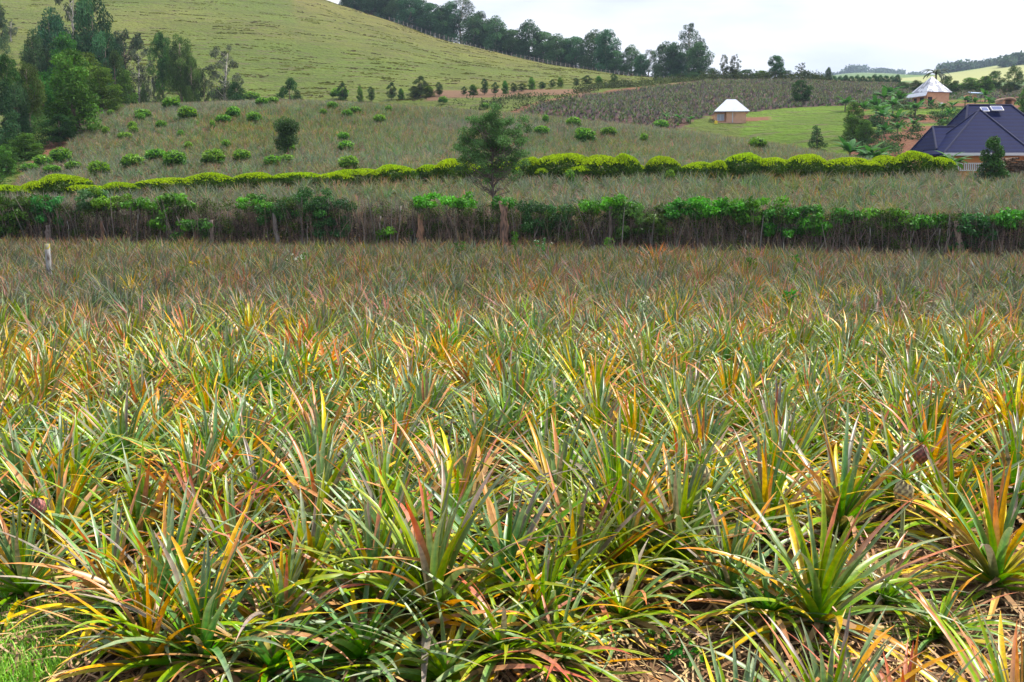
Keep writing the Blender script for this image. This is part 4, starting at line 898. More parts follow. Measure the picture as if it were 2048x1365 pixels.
# ------------------------------------------------------------------ dark mixed hedge
rs = np.random.RandomState(41)
HT = lambda px: np.interp(px, [-200, 0, 150, 300, 420, 520, 700, 850, 1000, 1200, 1400, 1550, 1750, 1950, 2048, 2300], [2.2, 2.15, 2.1, 2.05, 2.0, 2.1, 2.1, 1.98, 1.92, 1.92, 1.9, 1.88, 1.75, 1.68, 1.62, 1.6])
M_twig = mat('dry hedge twigs', rough=.95, attr=True, spec=.15)
tw, fo = MB(), MB(); hx = []
for k in range(9000):
    px = rs.uniform(-220, 2280); Y0 = float(YHED(px)); dy = rs.normal()*.33; x, y = P(px, 440, Y0+dy)[0], Y0+dy; z = H1(x, y); h_ = float(HT(px))*rs.uniform(.7, 1.08)
    big = rs.rand() < .04; r = rs.uniform(.018, .035) if big else rs.uniform(.004, .011); lx, ly = rs.normal()*.28, rs.normal()*.2
    c = CG([.24, .21, .18])*rs.uniform(.4, 1.3) if (big or rs.rand() < .3) else CG([.22, .15, .12])*rs.uniform(.4, 1.6)
    zb = 0 if rs.rand() < .6 else rs.uniform(.2, 1)
    tw.tube([(x, y, z+zb), (x+lx*.4+rs.normal()*.05, y+ly*.4, z+zb+(h_-zb)*.5), (x+lx, y+ly, z+max(h_, zb+.2))], [r, r*.8, r*.35], 3, c, cap=False)
cl = []
for px in np.arange(-220, 2281, 6):
    Y0 = float(YHED(px)); x = P(px, 440, Y0)[0]; H_ = float(HT(px))
    for _ in range(2):
        zz = rs.uniform(.15, 1)*H_*.93; cl.append([x+rs.normal()*.05, Y0+rs.normal()*.22, H1(x, Y0)+zz, .32, .38, .3, rs.uniform(.5, 1.3)])
leafcloud(rs, fo, cl, 125000, .062, .38, 0, (.082, .064, .055), .4, .15, shadecol=(.045, .09, .02))
cl = []
for px in np.arange(-220, 2281, 5):
    Y0 = float(YHED(px)); x = P(px, 440, Y0)[0]; H_ = float(HT(px)); g_ = vnoise(px, 0, 70, 61)
    for _ in range(2):
        if rs.rand() < g_*1.7+.15: zz = H_*rs.uniform(.35, .98); cl.append([x+rs.normal()*.08, Y0-.15+rs.normal()*.2, H1(x, Y0)+zz, .2, .25, .17, rs.uniform(.45, 1.5)])
leafcloud(rs, fo, cl, 70000, .075, .45, .1, (.055, .115, .022), .35, .25)
hd = empty('hedge', (0, 36, 0)); t_ = obj('twigs', tw.mesh('twigs', M_twig), hd, loc=(0, -36, 0)); f_ = obj('foliage', fo.mesh('foliage', M_leaf), hd, loc=(0, -36, 0))
tag(hd, 'long thicket hedge of bare brown twigs closing the near field', 'hedge')
SH = [  # px, py centre, w, h, leaf size, colour, label
 (40, 430, 90, 60, .10, (.07, .14, .02), 'yellow-green leafy shrub at the left end of the dark hedge'),
 (15, 452, 60, 44, .09, (.05, .12, .03), 'low dark-leaved shrub at the foot of the hedge by the left edge'),
 (104, 420, 62, 50, .17, (.05, .17, .035), 'shrub with big heart-shaped leaves above a stump in the hedge'),
 (185, 402, 60, 34, .10, (.06, .14, .045), 'blue-green shrub on the hedge right of the heart-leaved one'),
 (222, 398, 60, 36, .10, (.11, .22, .02), 'yellow-green shrub sticking up left of the broad-leaved creeper'),
 (290, 412, 70, 30, .13, (.07, .2, .02), 'bright green leaf clump on the hedge top at left'),
 (350, 425, 80, 60, .14, (.07, .21, .02), 'bright broad-leaved creeper spilling down the hedge front'),
 (395, 460, 70, 34, .13, (.06, .15, .03), 'trailing glossy leaves at the foot of the hedge'),
 (520, 402, 60, 18, .10, (.08, .23, .02), 'thin bright green tuft left of the dense climber'),
 (590, 415, 130, 60, .075, (.045, .125, .025), 'dense small-leaved dark green climber on the hedge, left half'),
 (665, 440, 80, 64, .075, (.045, .11, .03), 'dense dark climber reaching the ground right of the first climber'),
 (775, 470, 36, 22, .11, (.09, .26, .02), 'small bright seedling bush at the foot of the hedge'),
 (855, 400, 36, 20, .11, (.09, .27, .02), 'small bright leaf tuft on the hedge above the brown post'),
 (915, 402, 60, 22, .11, (.09, .26, .02), 'longer bright leaf tuft left of the gnarled stump'),
 (1003, 408, 34, 14, .10, (.06, .16, .02), 'small green tuft behind the gnarled stump'),
 (1090, 440, 90, 58, .08, (.045, .12, .03), 'dark leafy shrub inside the hedge right of the gnarled stump'),
 (1180, 415, 30, 14, .11, (.09, .24, .02), 'tiny bright tuft on the hedge between two dark shrubs'),
 (1240, 410, 70, 28, .12, (.08, .26, .02), 'bright pointed green clump highest at the centre right of the hedge'),
 (1262, 440, 66, 56, .13, (.08, .16, .035), 'shrub with pale drooping leaves in the middle right hedge'),
 (1330, 438, 56, 50, .12, (.08, .15, .03), 'second drooping-leaved shrub just right of the pale one'),
 (1380, 418, 80, 28, .11, (.06, .19, .02), 'green crown of leaves starting the long bright stretch'),
 (1450, 416, 110, 30, .11, (.08, .24, .02), 'long bright green leaf crown on the right half of the hedge'),
 (1520, 425, 90, 44, .12, (.08, .22, .02), 'bright leafy mound beside the long leaf crown'),
 (1570, 442, 80, 50, .12, (.06, .17, .02), 'mound of mixed green leaves hanging over dark twigs'),
 (1632, 445, 50, 46, .13, (.08, .23, .02), 'bright large-leaved clump before the gap in the greenery'),
 (1690, 438, 50, 24, .12, (.07, .19, .02), 'small green clump on the bare twig stretch'),
 (1775, 435, 90, 28, .12, (.08, .21, .02), 'flat bright leaf clump on the hedge left of the leaning stump'),
 (1850, 442, 70, 22, .11, (.08, .22, .02), 'low bright leaf clump touching the leaning stump'),
 (1942, 462, 66, 62, .12, (.04, .13, .03), 'tall dark leafy bush right of the leaning stump'),
 (2025, 440, 70, 26, .12, (.07, .2, .02), 'bright leaf clump on the hedge at the right edge')]
for i, (px, py, wp, hp, ls, col, lab) in enumerate(SH):
    r = np.random.RandomState(300+i); Y = float(YHED(px))-.15; x, _y, z = P(px, py, Y); q = Y/FPX; cl = []
    wp *= 1.12; hp *= 1.12; nn = max(6, int(wp*hp/190))
    for _ in range(nn):
        cl.append([r.uniform(-.46, .46)*wp*q, r.normal()*.22-.12, r.uniform(-.46, .46)*hp*q, .24*r.uniform(.7, 1.3), .26, .15*r.uniform(.7, 1.3), r.uniform(.55, 1.4)])
    mb = MB(); leafcloud(r, mb, cl, int(nn*110*(.11/ls)**1.5)+150, ls*1.05, .55, .25, CG(col)*1.25, .28, .3, outn=.6)
    zb = -(z-H1(x, Y))
    for _ in range(5): limb(mb, r, (r.uniform(-.2, .2)*wp*q, .1, zb), (r.uniform(-.3, .3)*wp*q, 0, 0), .018, .008, (.12, .1, .07), 4)
    o = obj('leafy_shrub', mb.mesh('leafy_shrub', M_gloss), loc=(x, Y, z)); tag(o, lab, 'shrub', 'green shrubs growing in the hedge')
# stumps and posts in the hedge
def stump(px, pt, pb, rad, col, lab, lean=0., knot=False, dY=-.55, name='tree_stump', cat='stump'):
    r = np.random.RandomState(int(px)); Y = float(YHED(px))+dY; x, _y, zt = P(px, pt, Y); z = H1(x, Y); h_ = zt-z; mb = MB(); n = 9; t = np.linspace(0, 1, n)
    pts = np.stack([lean*(t-1)*-1*-h_*.0+lean*h_*(1-t)+r.normal(size=n)*.02, r.normal(size=n)*.02, t*h_-.05], -1)
    mb.smooth = True; mb.tube(pts, rad*(1.25-.45*t+r.normal(size=n)*.09), 9, col)
    if knot:
        for a in (-.6, .5, 0.1): mb.tube([(pts[-2][0], pts[-2][1], h_*.82), (pts[-1][0]+a*.25, -.05, h_*(1.0+.08*abs(a))), ], [rad*.8, rad*.4], 7, CG(col)*1.3)
    o = obj(name, mb.mesh(name, M_wood), loc=(x, Y, z)); tag(o, lab, cat, 'old stumps and posts in the hedge'); return o
stump(840, 425, 480, .13, (.36, .2, .12), 'straight reddish-brown stump in the hedge left of centre')
stump(1008, 408, 480, .15, (.32, .19, .13), 'gnarled thick stump with a forked top at the centre of the hedge', .02, True)
stump(1912, 440, 490, .11, (.36, .26, .2), 'leaning grey-brown stump in the hedge at right', .22)
stump(1222, 410, 490, .07, (.2, .16, .13), 'thin dark stump in the hedge right of centre')
stump(96, 448, 480, .12, (.26, .21, .18), 'short grey stump beneath the heart-leaved shrub')
stump(422, 438, 470, .09, (.24, .19, .16), 'short brown stump at left, near the trailing glossy leaves')
stump(548, 424, 480, .08, (.26, .23, .2), 'grey branching stem under the dense climber', .08)
stump(203, 440, 480, .07, (.26, .14, .09), 'red-brown stump left of the broad-leaved creeper')
for i, (px, pt, pb, ln) in enumerate([(135, 440, 475, .05), (275, 425, 475, -.08), (318, 420, 478, .03), (802, 410, 480, -.12), (1185, 455, 478, .1), (1490, 458, 480, .06), (1740, 452, 492, .05), (1880, 455, 492, .0), (760, 430, 478, .02), (1300, 450, 480, -.04), (615, 450, 475, -.05)]):
    stump(px, pt, pb, .022, (.34, .31, .27), nth(i if i < 4 else i, 11, 'thin pale bare stem', 'standing in the dark hedge') if False else f'thin pale bare stem in the dark hedge, {["left of the stump by the heart-leaved shrub","under the bright clump at left","beside the broad-leaved creeper","left of the straight reddish stump","below the bright pointed clump","below the long leaf crown","under the flat bright clump","below the low bright clump","above the seedling bush","near the drooping-leaved shrub","between the two dense climbers"][i]}', ln, name='bare_stem', cat='stem', dY=-.5)

# grey post with a yellow top in the near field
X, Y, Z = hit(98, 545, .55); mb = MB(); h_ = zpy(Y, 489)-Z; mb.smooth = True
mb.tube([(0, 0, -.1), (.01, 0, h_*.5), (0, 0, h_)], [.075, .07, .065], 9, (.36, .35, .33)); po = obj('wooden_post', mb.mesh('wooden_post', M_wood), loc=(X, Y, Z))
M_yel = mat('yellow lichen paint', (.42, .33, .05), .9, post=noise_mix(9, (.3, .29, .24), .45, .6))
mb = MB(); mb.smooth = True; mb.tube([(0, 0, h_*.9), (0, 0, h_+.01)], [.0675, .066], 9, (1, 1, 1)); obj('yellow_top', mb.mesh('yellow_top', M_yel), po)
tag(po, 'weathered grey post with a yellow top standing in the near field', 'post')

# weeds and odd plants in the near field
def weed(px, py, hpx, col, lab, n=60, size=.05, cat='weed', spread=.16, flowers=False):
    r = np.random.RandomState(int(px*7+py)); X, Y, Z = hit(px, py, .55); h_ = .55+hpx/FPX*Y; mb = MB(); cl = []
    for k in range(7):
        a, rr = r.rand()*6.28, r.rand()*spread; tx, ty, tz = rr*math.cos(a)*1.8, rr*math.sin(a)*1.8, h_*r.uniform(.75, 1.0)
        mb.tube([(rr*.3*math.cos(a), rr*.3*math.sin(a), 0), (tx*.5, ty*.5, tz*.5), (tx, ty, tz)], [.007, .005, .003], 4, CG(col)*.7, cap=False)
        for t in (.55, .7, .85, 1): cl.append([tx*t, ty*t, tz*t, .06, .06, .05, r.uniform(.7, 1.3)])
    leafcloud(r, mb, cl, n*4, size*1.6, .4, .0, col, .2, .2)
    if flowers:
        leafcloud(r, mb, [[c[0], c[1], c[2]+.03, .04, .04, .03, 1] for c in cl[3::4]], 70, .022, .9, 0, (.75, .75, .62), .1, .3)
    o = obj('weed', mb.mesh('weed', M_leaf), loc=(X, Y, Z)); tag(o, lab, cat, 'weeds among the pineapple plants')
for a in [(1030, 500, 34, (.12, .26, .03), 'tall feathery light green weed below the gnarled stump'), (1088, 505, 26, (.10, .2, .05), 'pale green weed with tiny flowers right of the feathery one', 60, .05, 'weed', .16, True),
          (925, 500, 16, (.08, .17, .03), 'small green weed left of the feathery one'), (608, 520, 14, (.07, .22, .03), 'bright green tuft alone in the near field, left of centre'), (400, 530, 12, (.38, .34, .03), 'yellow-leaved weed in the left near field'),
          (375, 540, 8, (.15, .28, .03), 'lime green weed left of the yellow-leaved one'), (590, 530, 20, (.12, .17, .06), 'straggly weed with white flowers beside the bright tuft', 30, .03, 'weed', .16, True), (1505, 530, 12, (.09, .22, .03), 'small green weed in the right near field'),
          (1597, 522, 10, (.08, .24, .03), 'green shoot right of the small green weed'), (1840, 590, 16, (.13, .28, .04), 'light green weed in the near field at right'), (2030, 555, 16, (.1, .17, .04), 'dull green weed by the right edge'),
          (1290, 605, 8, (.2, .25, .12), 'white-flowered weed at the centre right of the field', 20, .03, 'weed', .12, True), (1570, 590, 8, (.08, .22, .03), 'green shoot below the small green weed'), (1940, 725, 10, (.12, .3, .04), 'light green shoot beside the upright pair of red leaves'), (1215, 498, 22, (.1, .22, .03), 'slim green weed near the hedge right of the feathery one')]:
    weed(*a)
# reddish-orange plant below the hedge and some flaming ones
M_flame = mat('flaming pineapple leaf', rough=.4, attr=True, transl=.3)
def flame(v, cols):
    r = np.random.RandomState(v); a, b = rosette(r, 40, 4, .85, .05, True, 'orange', dead=False)
    for i_, c in enumerate(a.c): a.c[i_] = c*.35+CG(cols)*r.uniform(.7, 1.2)*.65
    return a.mesh('pineapple_plant', M_flame, True)
FM = [flame(1, (.62, .14, .03)), flame(2, (.6, .36, .02))]
for px, py, k, s, lab in [(1312, 512, 0, 1.15, 'flame red-orange pineapple plant just below the hedge, right of centre'), (1505, 566, 0, .9, 'reddish pineapple plant right of centre in the far part of the near field'), (20, 700, 1, 1.1, 'golden yellow pineapple plant at the left edge'),
                          (262, 570, 1, 1.0, 'golden pineapple plant right of the grey post'), (655, 715, 0, .95, 'orange pineapple plant with stiff leaves left of centre'), (1460, 680, 0, .9, 'orange pineapple plant with twisted leaves right of centre'),
                          (1690, 595, 1, 1.0, 'golden orange pineapple plant in the right near field'), (900, 640, 0, .9, 'rust-red pineapple plant in the centre of the field'), (1080, 570, 0, .85, 'dull orange pineapple plant below the feathery weed')]:
    X, Y, Z = hit(px, py, .5); o = obj('pineapple_plant', FM[k], loc=(X, Y, Z+.02)); o.scale = (s,)*3; tag(o, lab, 'pineapple plant', 'brightly coloured pineapple plants')
# clover-like weeds on the bank
for i, (px, py) in enumerate([(1322, 1300), (1350, 1325), (1140, 1335), (1375, 1350), (1905, 1210)]):
    r = np.random.RandomState(i+50); X, Y, Z = hit(px, py, 0); mb = MB(); cl = [[r.normal()*.05, r.normal()*.05, .04+r.rand()*.05, .03, .03, .01, r.uniform(.8, 1.2)] for _ in range(7)]
    leafcloud(r, mb, cl, 34, .035, .9, 0, (.09, .26, .03), .15, .2)
    for c in cl: mb.tube([(c[0]*.3, c[1]*.3, -.01), tuple(c[:3])], .0015, 3, (.1, .2, .03), cap=False)
    o = obj('clover_weed', mb.mesh('clover_weed', M_leaf), loc=(X, Y-.05, H1(X, Y-.05)+.03)); tag(o, ['round-leaved small weed on the bare bank, topmost of its cluster', 'round-leaved small weed in the middle of the bank cluster', 'round-leaved small weed under the largest front plant', 'round-leaved small weed lowest on the bank at the bottom edge', 'tiny green weed in the straw gap at right'][i], 'weed', 'small weeds on the bank')

# ------------------------------------------------------------------ banana plants
M_ban = mat('banana leaf', spec=.2, rough=.6, attr=True, transl=.3, vary=.15)
def banana(v):
    r = np.random.RandomState(400+v); mb = MB(); st = MB(); st.smooth = True; st.tube([(0, 0, -.1), (.04, 0, .9), (0, 0, 1.5)], [.16, .13, .08], 7, (.17, .19, .08))
    for k in range(11):
        a = k*2.4+r.rand()*.4; e0 = R(r.uniform(35, 80)); Ln = r.uniform(1.9, 2.8); t = np.linspace(0, 1, 7); e = e0-R(r.uniform(50, 95))*t
        d = np.stack([np.cos(e)*math.cos(a), np.cos(e)*math.sin(a), np.sin(e)], -1); pts = np.vstack([[0, 0, 0], np.cumsum(d[1:]*Ln/6, 0)])+[0, 0, 1.4]
        sd = np.array([-math.sin(a), math.cos(a), 0]); wp = .36*np.array([.15, .8, 1, 1, .9, .6, .08]); up = np.cross(sd, d); up *= np.sign(up[:, 2:3]+1e-6)
        vv = np.stack([pts-sd*wp[:, None]-up*wp[:, None]*.3, pts, pts+sd*wp[:, None]-up*wp[:, None]*.3], 1).reshape(-1, 3); i_ = np.arange(6)[:, None]*3+np.arange(2)[None]
        mb.add(vv, np.stack([i_, i_+1, i_+4, i_+3], -1).reshape(-1, 4), CG([.06, .16, .035])*r.uniform(.7, 1.4))
    return st.mesh('stem', M_wood), mb.mesh('leaves', M_ban)
BN = [banana(v) for v in range(4)]
BA = [(1690, 224, 24), (1726, 232, 24), (1752, 232, 28), (1768, 216, 30), (1780, 204, 26), (1760, 240, 26), (1785, 228, 26), (1800, 216, 26), (1766, 252, 28), (1792, 256, 28), (1830, 236, 28), (1862, 218, 24), (1884, 224, 26), (1898, 238, 26), (1905, 222, 24), (1795, 272, 22), (1768, 276, 20), (1930, 214, 30),
      (1970, 205, 34), (1978, 212, 24), (1950, 214, 22), (1826, 262, 20), (1880, 256, 22), (1700, 296, 34), (1735, 298, 36), (1748, 292, 26), (1332, 243, 14), (1357, 245, 16), (1381, 248, 14), (1908, 318, 40), (1895, 325, 24)]
BA.sort(); nb = len(BA)
for i, (px, by, hp) in enumerate(BA):
    if px < 1400: X, Y, Z = hit(px, by, 0, 125); w_ = ['left one of three banana sprouts beside the white-roofed house', 'middle one of three banana sprouts beside the white-roofed house', 'right one of three banana sprouts beside the white-roofed house'][i]
    elif by > 290 and px < 1760: Y = 90; X = P(px, 290, Y)[0]; Z = H1(X, Y); w_ = f'{["first", "second", "third"][[1700, 1735, 1748].index(px)]} banana plant from the left rising right behind the golden clipped row'
    elif by > 300: Y = 66; X = P(px, 300, Y)[0]; Z = H1(X, Y); w_ = 'banana-leaved plant before the dark-roofed house, ' + ('nearer the young tree' if px == 1908 else 'nearer the golden bushes')
    else: X, Y, Z = hit(px, by, 0, 118); w_ = nth(i-3, nb-5, 'banana plant', 'on the red slope around the brick house')
    h_ = zpy(Y, by-hp)-Z; s = .8 if by > 290 and px > 1600 and px < 1760 else .55 if by > 300 else (max(.6, h_/2.1) if px < 1850 else max(.4, h_/3.4)) if px > 1400 else max(.45, h_/2.7); o = empty('banana_plant', (X, Y, Z), i*1.7, (s, s, s)); a, b = BN[i % 4]; obj('stem', a, o); obj('leaves', b, o); tag(o, w_, 'banana plant', 'banana plants')
# palm behind the pyramid house
X = P(1872, 150, 205)[0]; Z = H1(X, 205); h_ = zpy(205, 137)-Z; o = empty('palm_tree', (X, 205, Z)); tm = MB(); tm.tube([(0, 0, -.2), (.1, 0, h_*.5), (0, 0, h_-1)], [.22, .2, .16], 7, (.22, .18, .14)); obj('trunk', tm.mesh('trunk', M_wood), o)
mb = MB(); r = np.random.RandomState(6)
for k in range(16):
    a = k*2.4; t = np.linspace(0, 1, 7); e = R(r.uniform(20, 75))-R(100)*t; d = np.stack([np.cos(e)*math.cos(a), np.cos(e)*math.sin(a), np.sin(e)], -1); pts = np.vstack([[0, 0, 0], np.cumsum(d[1:]*3.2/6, 0)])+[0, 0, h_-1]; sd = np.array([-math.sin(a), math.cos(a), 0]); wp = .3*np.array([.2, .8, 1, 1, .8, .5, .1])
    vv = np.stack([pts-sd*wp[:, None]-[0, 0, .1], pts, pts+sd*wp[:, None]-[0, 0, .1]], 1).reshape(-1, 3); i_ = np.arange(6)[:, None]*3+np.arange(2)[None]; mb.add(vv, np.stack([i_, i_+1, i_+4, i_+3], -1).reshape(-1, 4), CG([.06, .08, .045])*r.uniform(.7, 1.3))
obj('fronds', mb.mesh('fronds', M_ban), o); tag(o, 'palm tree rising behind the pyramid roof of the brick house', 'palm tree')

# ------------------------------------------------------------------ houses
def brickify(n, l, srcc):
    g = n.new('ShaderNodeTexCoord'); b = n.new('ShaderNodeTexBrick'); mp = n.new('ShaderNodeMapping'); mp.inputs['Rotation'].default_value = (math.pi/2, 0, 0)
    l.new(g.outputs['Object'], mp.inputs[0]); l.new(mp.outputs[0], b.inputs[0]); b.inputs['Scale'].default_value = 1; b.inputs['Brick Width'].default_value = .3; b.inputs['Row Height'].default_value = .15; b.inputs['Mortar Size'].default_value = .012
    b.inputs['Color1'].default_value = (.60, .31, .17, 1); b.inputs['Color2'].default_value = (.68, .38, .22, 1); b.inputs['Mortar'].default_value = (.40, .28, .2, 1); return b.outputs[0]
M_brick = mat('brick wall', rough=.9, post=chain(brickify, noise_mix(1.2, (.48, .25, .15), .5, .75)))
M_plaster = mat('orange earth plaster', (.66, .37, .24), .9, post=noise_mix(1.5, (.50, .28, .18), .45, .7))
M_zinc = mat('white metal sheet', (.50, .54, .62), .45, post=noise_mix(.9, (.48, .50, .56), .55, .62, vec='Object', stretch=(1.5, 1.5, .3)), metal=.15)
M_zpatch = mat('rusty dull sheet patches', (.40, .43, .50), .5, post=noise_mix(.9, (.16, .17, .22), .51, .53, vec='Object', stretch=(1.8, 1.8, .35), detail=1), metal=.15)
def tiles(n, l, srcc):
    g = n.new('ShaderNodeTexCoord'); x = n.new('ShaderNodeTexWave'); x.bands_direction = 'Z'; x.inputs['Scale'].default_value = 1.0; x.wave_profile = 'SAW'; l.new(g.outputs['Object'], x.inputs[0])
    m = n.new('ShaderNodeMix'); m.data_type = 'RGBA'; l.new(x.outputs[1], m.inputs[0]); m.inputs[6].default_value = (.003, .004, .035, 1); m.inputs[7].default_value = (.004, .011, .075, 1); return m.outputs[2]
M_tile = mat('dark blue-grey roof tile', rough=.6, post=chain(tiles, noise_mix(3, (.005, .010, .055), .5, .7)), spec=.05)
M_cap = mat('ridge cap', (.018, .02, .06), .6, spec=.2); M_white = mat('white painted trim', (.6, .6, .62), .6); M_orange = mat('orange painted wall', (.50, .20, .06), .8)
M_dark = mat('dark opening', (.02, .018, .016), .9); M_glass = mat('window glass', (.30, .36, .48), .15); M_panel = mat('solar cell', (.07, .10, .26), .15); M_frame = mat('aluminium frame', (.6, .6, .62), .4)
def roofmesh(w, d, z0, rise, ridge, over=.35, th=.09, name='roof', m=None, parent=None, off=(0, 0)):
    """hip roof, ridge along x of length `ridge` (0 = pyramid), with thickness and fascia"""
    a, b = w/2+over, d/2+over; r = ridge/2+.001; ox, oy = off
    top = [(-a, -b, z0), (a, -b, z0), (a, b, z0), (-a, b, z0), (-r, 0, z0+rise), (r, 0, z0+rise)]
    bot = [(x, y, z-th) for x, y, z in top[:4]]+[(-r*.98, 0, z0+rise-th*1.6), (r*.98, 0, z0+rise-th*1.6)]
    v = np.array(top+bot)+np.array([ox, oy, 0]); mb = MB()
    mb.add34(v, [[0, 1, 5, 4], [2, 3, 4, 5], [6, 10, 11, 7], [8, 11, 10, 9], [0, 6, 7, 1], [1, 7, 8, 2], [2, 8, 9, 3], [3, 9, 6, 0]], [[1, 2, 5], [3, 0, 4], [7, 11, 8], [9, 10, 6]], (1, 1, 1))
    o = obj(name, mb.mesh(name, m), parent); return o, v
def wallbox(parent, w, d, h, m, off=(0, 0), name='wall', z0=-.6):
    mb = MB(); mb.box((off[0], off[1], (h+z0)/2), (w, d, h-z0)); return obj(name, mb.mesh(name, m), parent)
def window(parent, x, y, z, w, h, m=M_glass):
    mb = MB(); t = .07
    for c, s in (((x, y, z+h/2), (w+t, .08, t)), ((x, y, z-h/2), (w+t, .08, t)), ((x-w/2, y, z), (t, .076, h-t)), ((x+w/2, y, z), (t, .076, h-t)), ((x, y+.004, z), (t*.7, .06, h-t))): mb.box(c, s)
    f = obj('window', mb.mesh('window', M_white), parent); g = MB(); g.box((x, y+.01, z), (w, .03, h)); obj('pane', g.mesh('pane', m), f)
# small white-roofed house
X, Y, Z = hit(1466, 247, 0, 125); q = Y/FPX
hs = empty('small_house', (X+1*q, Y+2.2, Z), R(-8))
wallbox(hs, 38*q, 4.2, 23*q, M_plaster, (9*q, 0)); wallbox(hs, 20*q, 3.2, 20*q, M_plaster, (-20.5*q, .35), 'side_wing')
roofmesh(58*q, 4.4, 23*q, 25*q, 18*q, .4, m=M_zinc, parent=hs)
window(hs, -20.5*q, -1.3, 12*q, 1.0, .9); mb = MB(); mb.box((29*q, 2.2*0-1.0, 8*q), (.06, .9, 1.7)); mb = MB(); mb.box((2*q, -2.12, 11*q), (.12, .06, 20*q)); obj('corner_post', mb.mesh('corner_post', M_white), hs)
mb = MB(); mb.box((-24*q, -1.9, -.1), (2.2, .9, .5)); obj('step', mb.mesh('step', M_plaster), hs)
tag(hs, 'small orange-walled house with a white metal roof below the dark field', 'house')
X, Y, Z = hit(1431, 249, 0, 125); mb = MB(); mb.box((0, 0, .22), (.42, .3, .44)); mb.box((0, 0, .46), (.3, .1, .05)); mb.tube([(.12, 0, .4), (.17, 0, .54)], [.04, .035], 6)
tag(obj('jerrycan', mb.mesh('jerrycan', mat('yellow plastic', (.75, .55, .02), .4)), loc=(X, Y-.3, Z)), 'yellow jerrycan on the ground left of the white-roofed house', 'jerrycan')
# brick house with pyramid roof
X, Y, Z = hit(1868, 212, 0, 125); q = Y/FPX; Z = Z-.1
hb = empty('brick_house', (X+7*q, Y+3, Z), R(14))
wallbox(hb, 50*q, 3.8, 29*q, M_brick); roofmesh(50*q, 3.8, 29*q, 32*q, 1*q, .3, m=M_zpatch, parent=hb)
dd = MB(); dd.box((-25*q-.015, -.6, 9*q), (.05, 1.0, 20*q)); obj('door', dd.mesh('door', M_dark), hb); dd = MB(); dd.box((-25*q-.015, 1.2, 14*q), (.05, .8, .8)); obj('window', dd.mesh('window', M_dark), hb)
dd = MB(); dd.box((-18*q, -1.915, 12*q), (.8, .05, 14*q)); obj('doorway', dd.mesh('doorway', M_dark), hb)
dd = MB(); dd.box((-22*q, -3.2, -.2), (3.5, 1.6, .7)); obj('step', dd.mesh('step', M_plaster), hb)
vr = MB(); e_ = 28*q; vr.add([(-25*q-.42, -2.55, e_+.01), (-25*q-.42, 2.5, e_+.01), (-25*q-.8, 2.7, e_-.6), (-25*q-.8, -2.75, e_-.6), (-25*q-.42, -2.55, e_-.07), (-25*q-.42, 2.5, e_-.07), (-25*q-.8, 2.7, e_-.68), (-25*q-.8, -2.75, e_-.68)], [[0, 1, 2, 3], [7, 6, 5, 4], [0, 3, 7, 4], [1, 5, 6, 2], [2, 6, 7, 3]]); obj('verandah_roof', vr.mesh('verandah_roof', M_zinc), hb)
tag(hb, 'brick house with a steep patched metal pyramid roof above the bananas', 'house')
for px, py, lab in [(1869, 208, 'white sack lying left before the brick house wall'), (1882, 209, 'white sack lying right before the brick house wall')]:
    X, Y, Z = hit(px, py+2, 0, 125); mb = MB(); mb.smooth = True; mb.tube([(-.45, 0, .12), (-.3, 0, .18), (.1, .05, .2), (.42, 0, .12)], [.04, .2, .18, .05], 8); tag(obj('sack', mb.mesh('sack', M_white), loc=(X, Y-.4, Z)), lab, 'sack', 'sacks by the brick house')
# shed with bluish roof
X, Y, Z = hit(1947, 205, 0, 150); q = Y/FPX; sh = empty('brick_shed', (X, Y+1.5, Z), R(-10)); wallbox(sh, 18*q, 2.2, 15*q, M_brick)
mb = MB(); mb.box((8*q, -.2, 20*q), (24*q, 2.6, .08)); ro = obj('roof', mb.mesh('roof', mat('blue metal sheet', (.30, .42, .60), .4)), sh); ro.rotation_euler = (R(8), R(4), 0)
mb = MB()
for sx_ in (-3, 17): mb.tube([(sx_*q, -1.2, -.3), (sx_*q, -1.2, 20*q)], .06, 5, (.3, .25, .2))
obj('pole', mb.mesh('pole', M_wood), sh); mb = MB(); mb.box((-4*q, -1.12, 6*q), (.8, .05, 11*q)); obj('doorway', mb.mesh('doorway', M_dark), sh); tag(sh, 'small brick shed under a bluish sheet roof right of the brick house', 'shed')
# thatched kiln hut
X, Y, Z = hit(2018, 214, 0, 118); q = Y/FPX; kh = empty('thatched_hut', (X, Y+1.5, Z), 0); mb = MB()
mb.box((-9*q, 0, 6*q-.3), (5*q, 2.4, 12*q+.6)); mb.box((9*q, 0, 6*q-.3), (5*q, 2.4, 12*q+.6)); mb.box((0, 1.05, 6*q-.3), (12.9*q, .25, 12*q+.6)); obj('wall', mb.mesh('wall', M_brick), kh)
mb = MB(); mb.smooth = True; a = np.linspace(0, math.pi, 11); ro_ = [( -13*q*math.cos(t), 0, 13*q+5.5*q*math.sin(t)) for t in a]
for s_ in range(1): 
    o_v = np.array([(x, y, z) for y in (-1.6, 1.4) for x, _, z in ro_]); n_ = len(ro_); f_ = [[i_, i_+1, i_+n_+1, i_+n_] for i_ in range(n_-1)]
    in_v = o_v-np.array([0, 0, .3]); allv = np.vstack([o_v, in_v]); f2 = [[2*n_+i_, 2*n_+n_+i_, 2*n_+n_+i_+1, 2*n_+i_+1] for i_ in range(n_-1)]; f3_ = [[i_+1, i_, 2*n_+i_, 2*n_+i_+1] for i_ in range(n_-1)]
    mb.add(allv, f_+f2+f3_, (.36, .24, .16))
obj('thatch_roof', mb.mesh('thatch_roof', M_dry), kh); tag(kh, 'brown thatched hut with a dark opening behind the dark roof', 'hut')
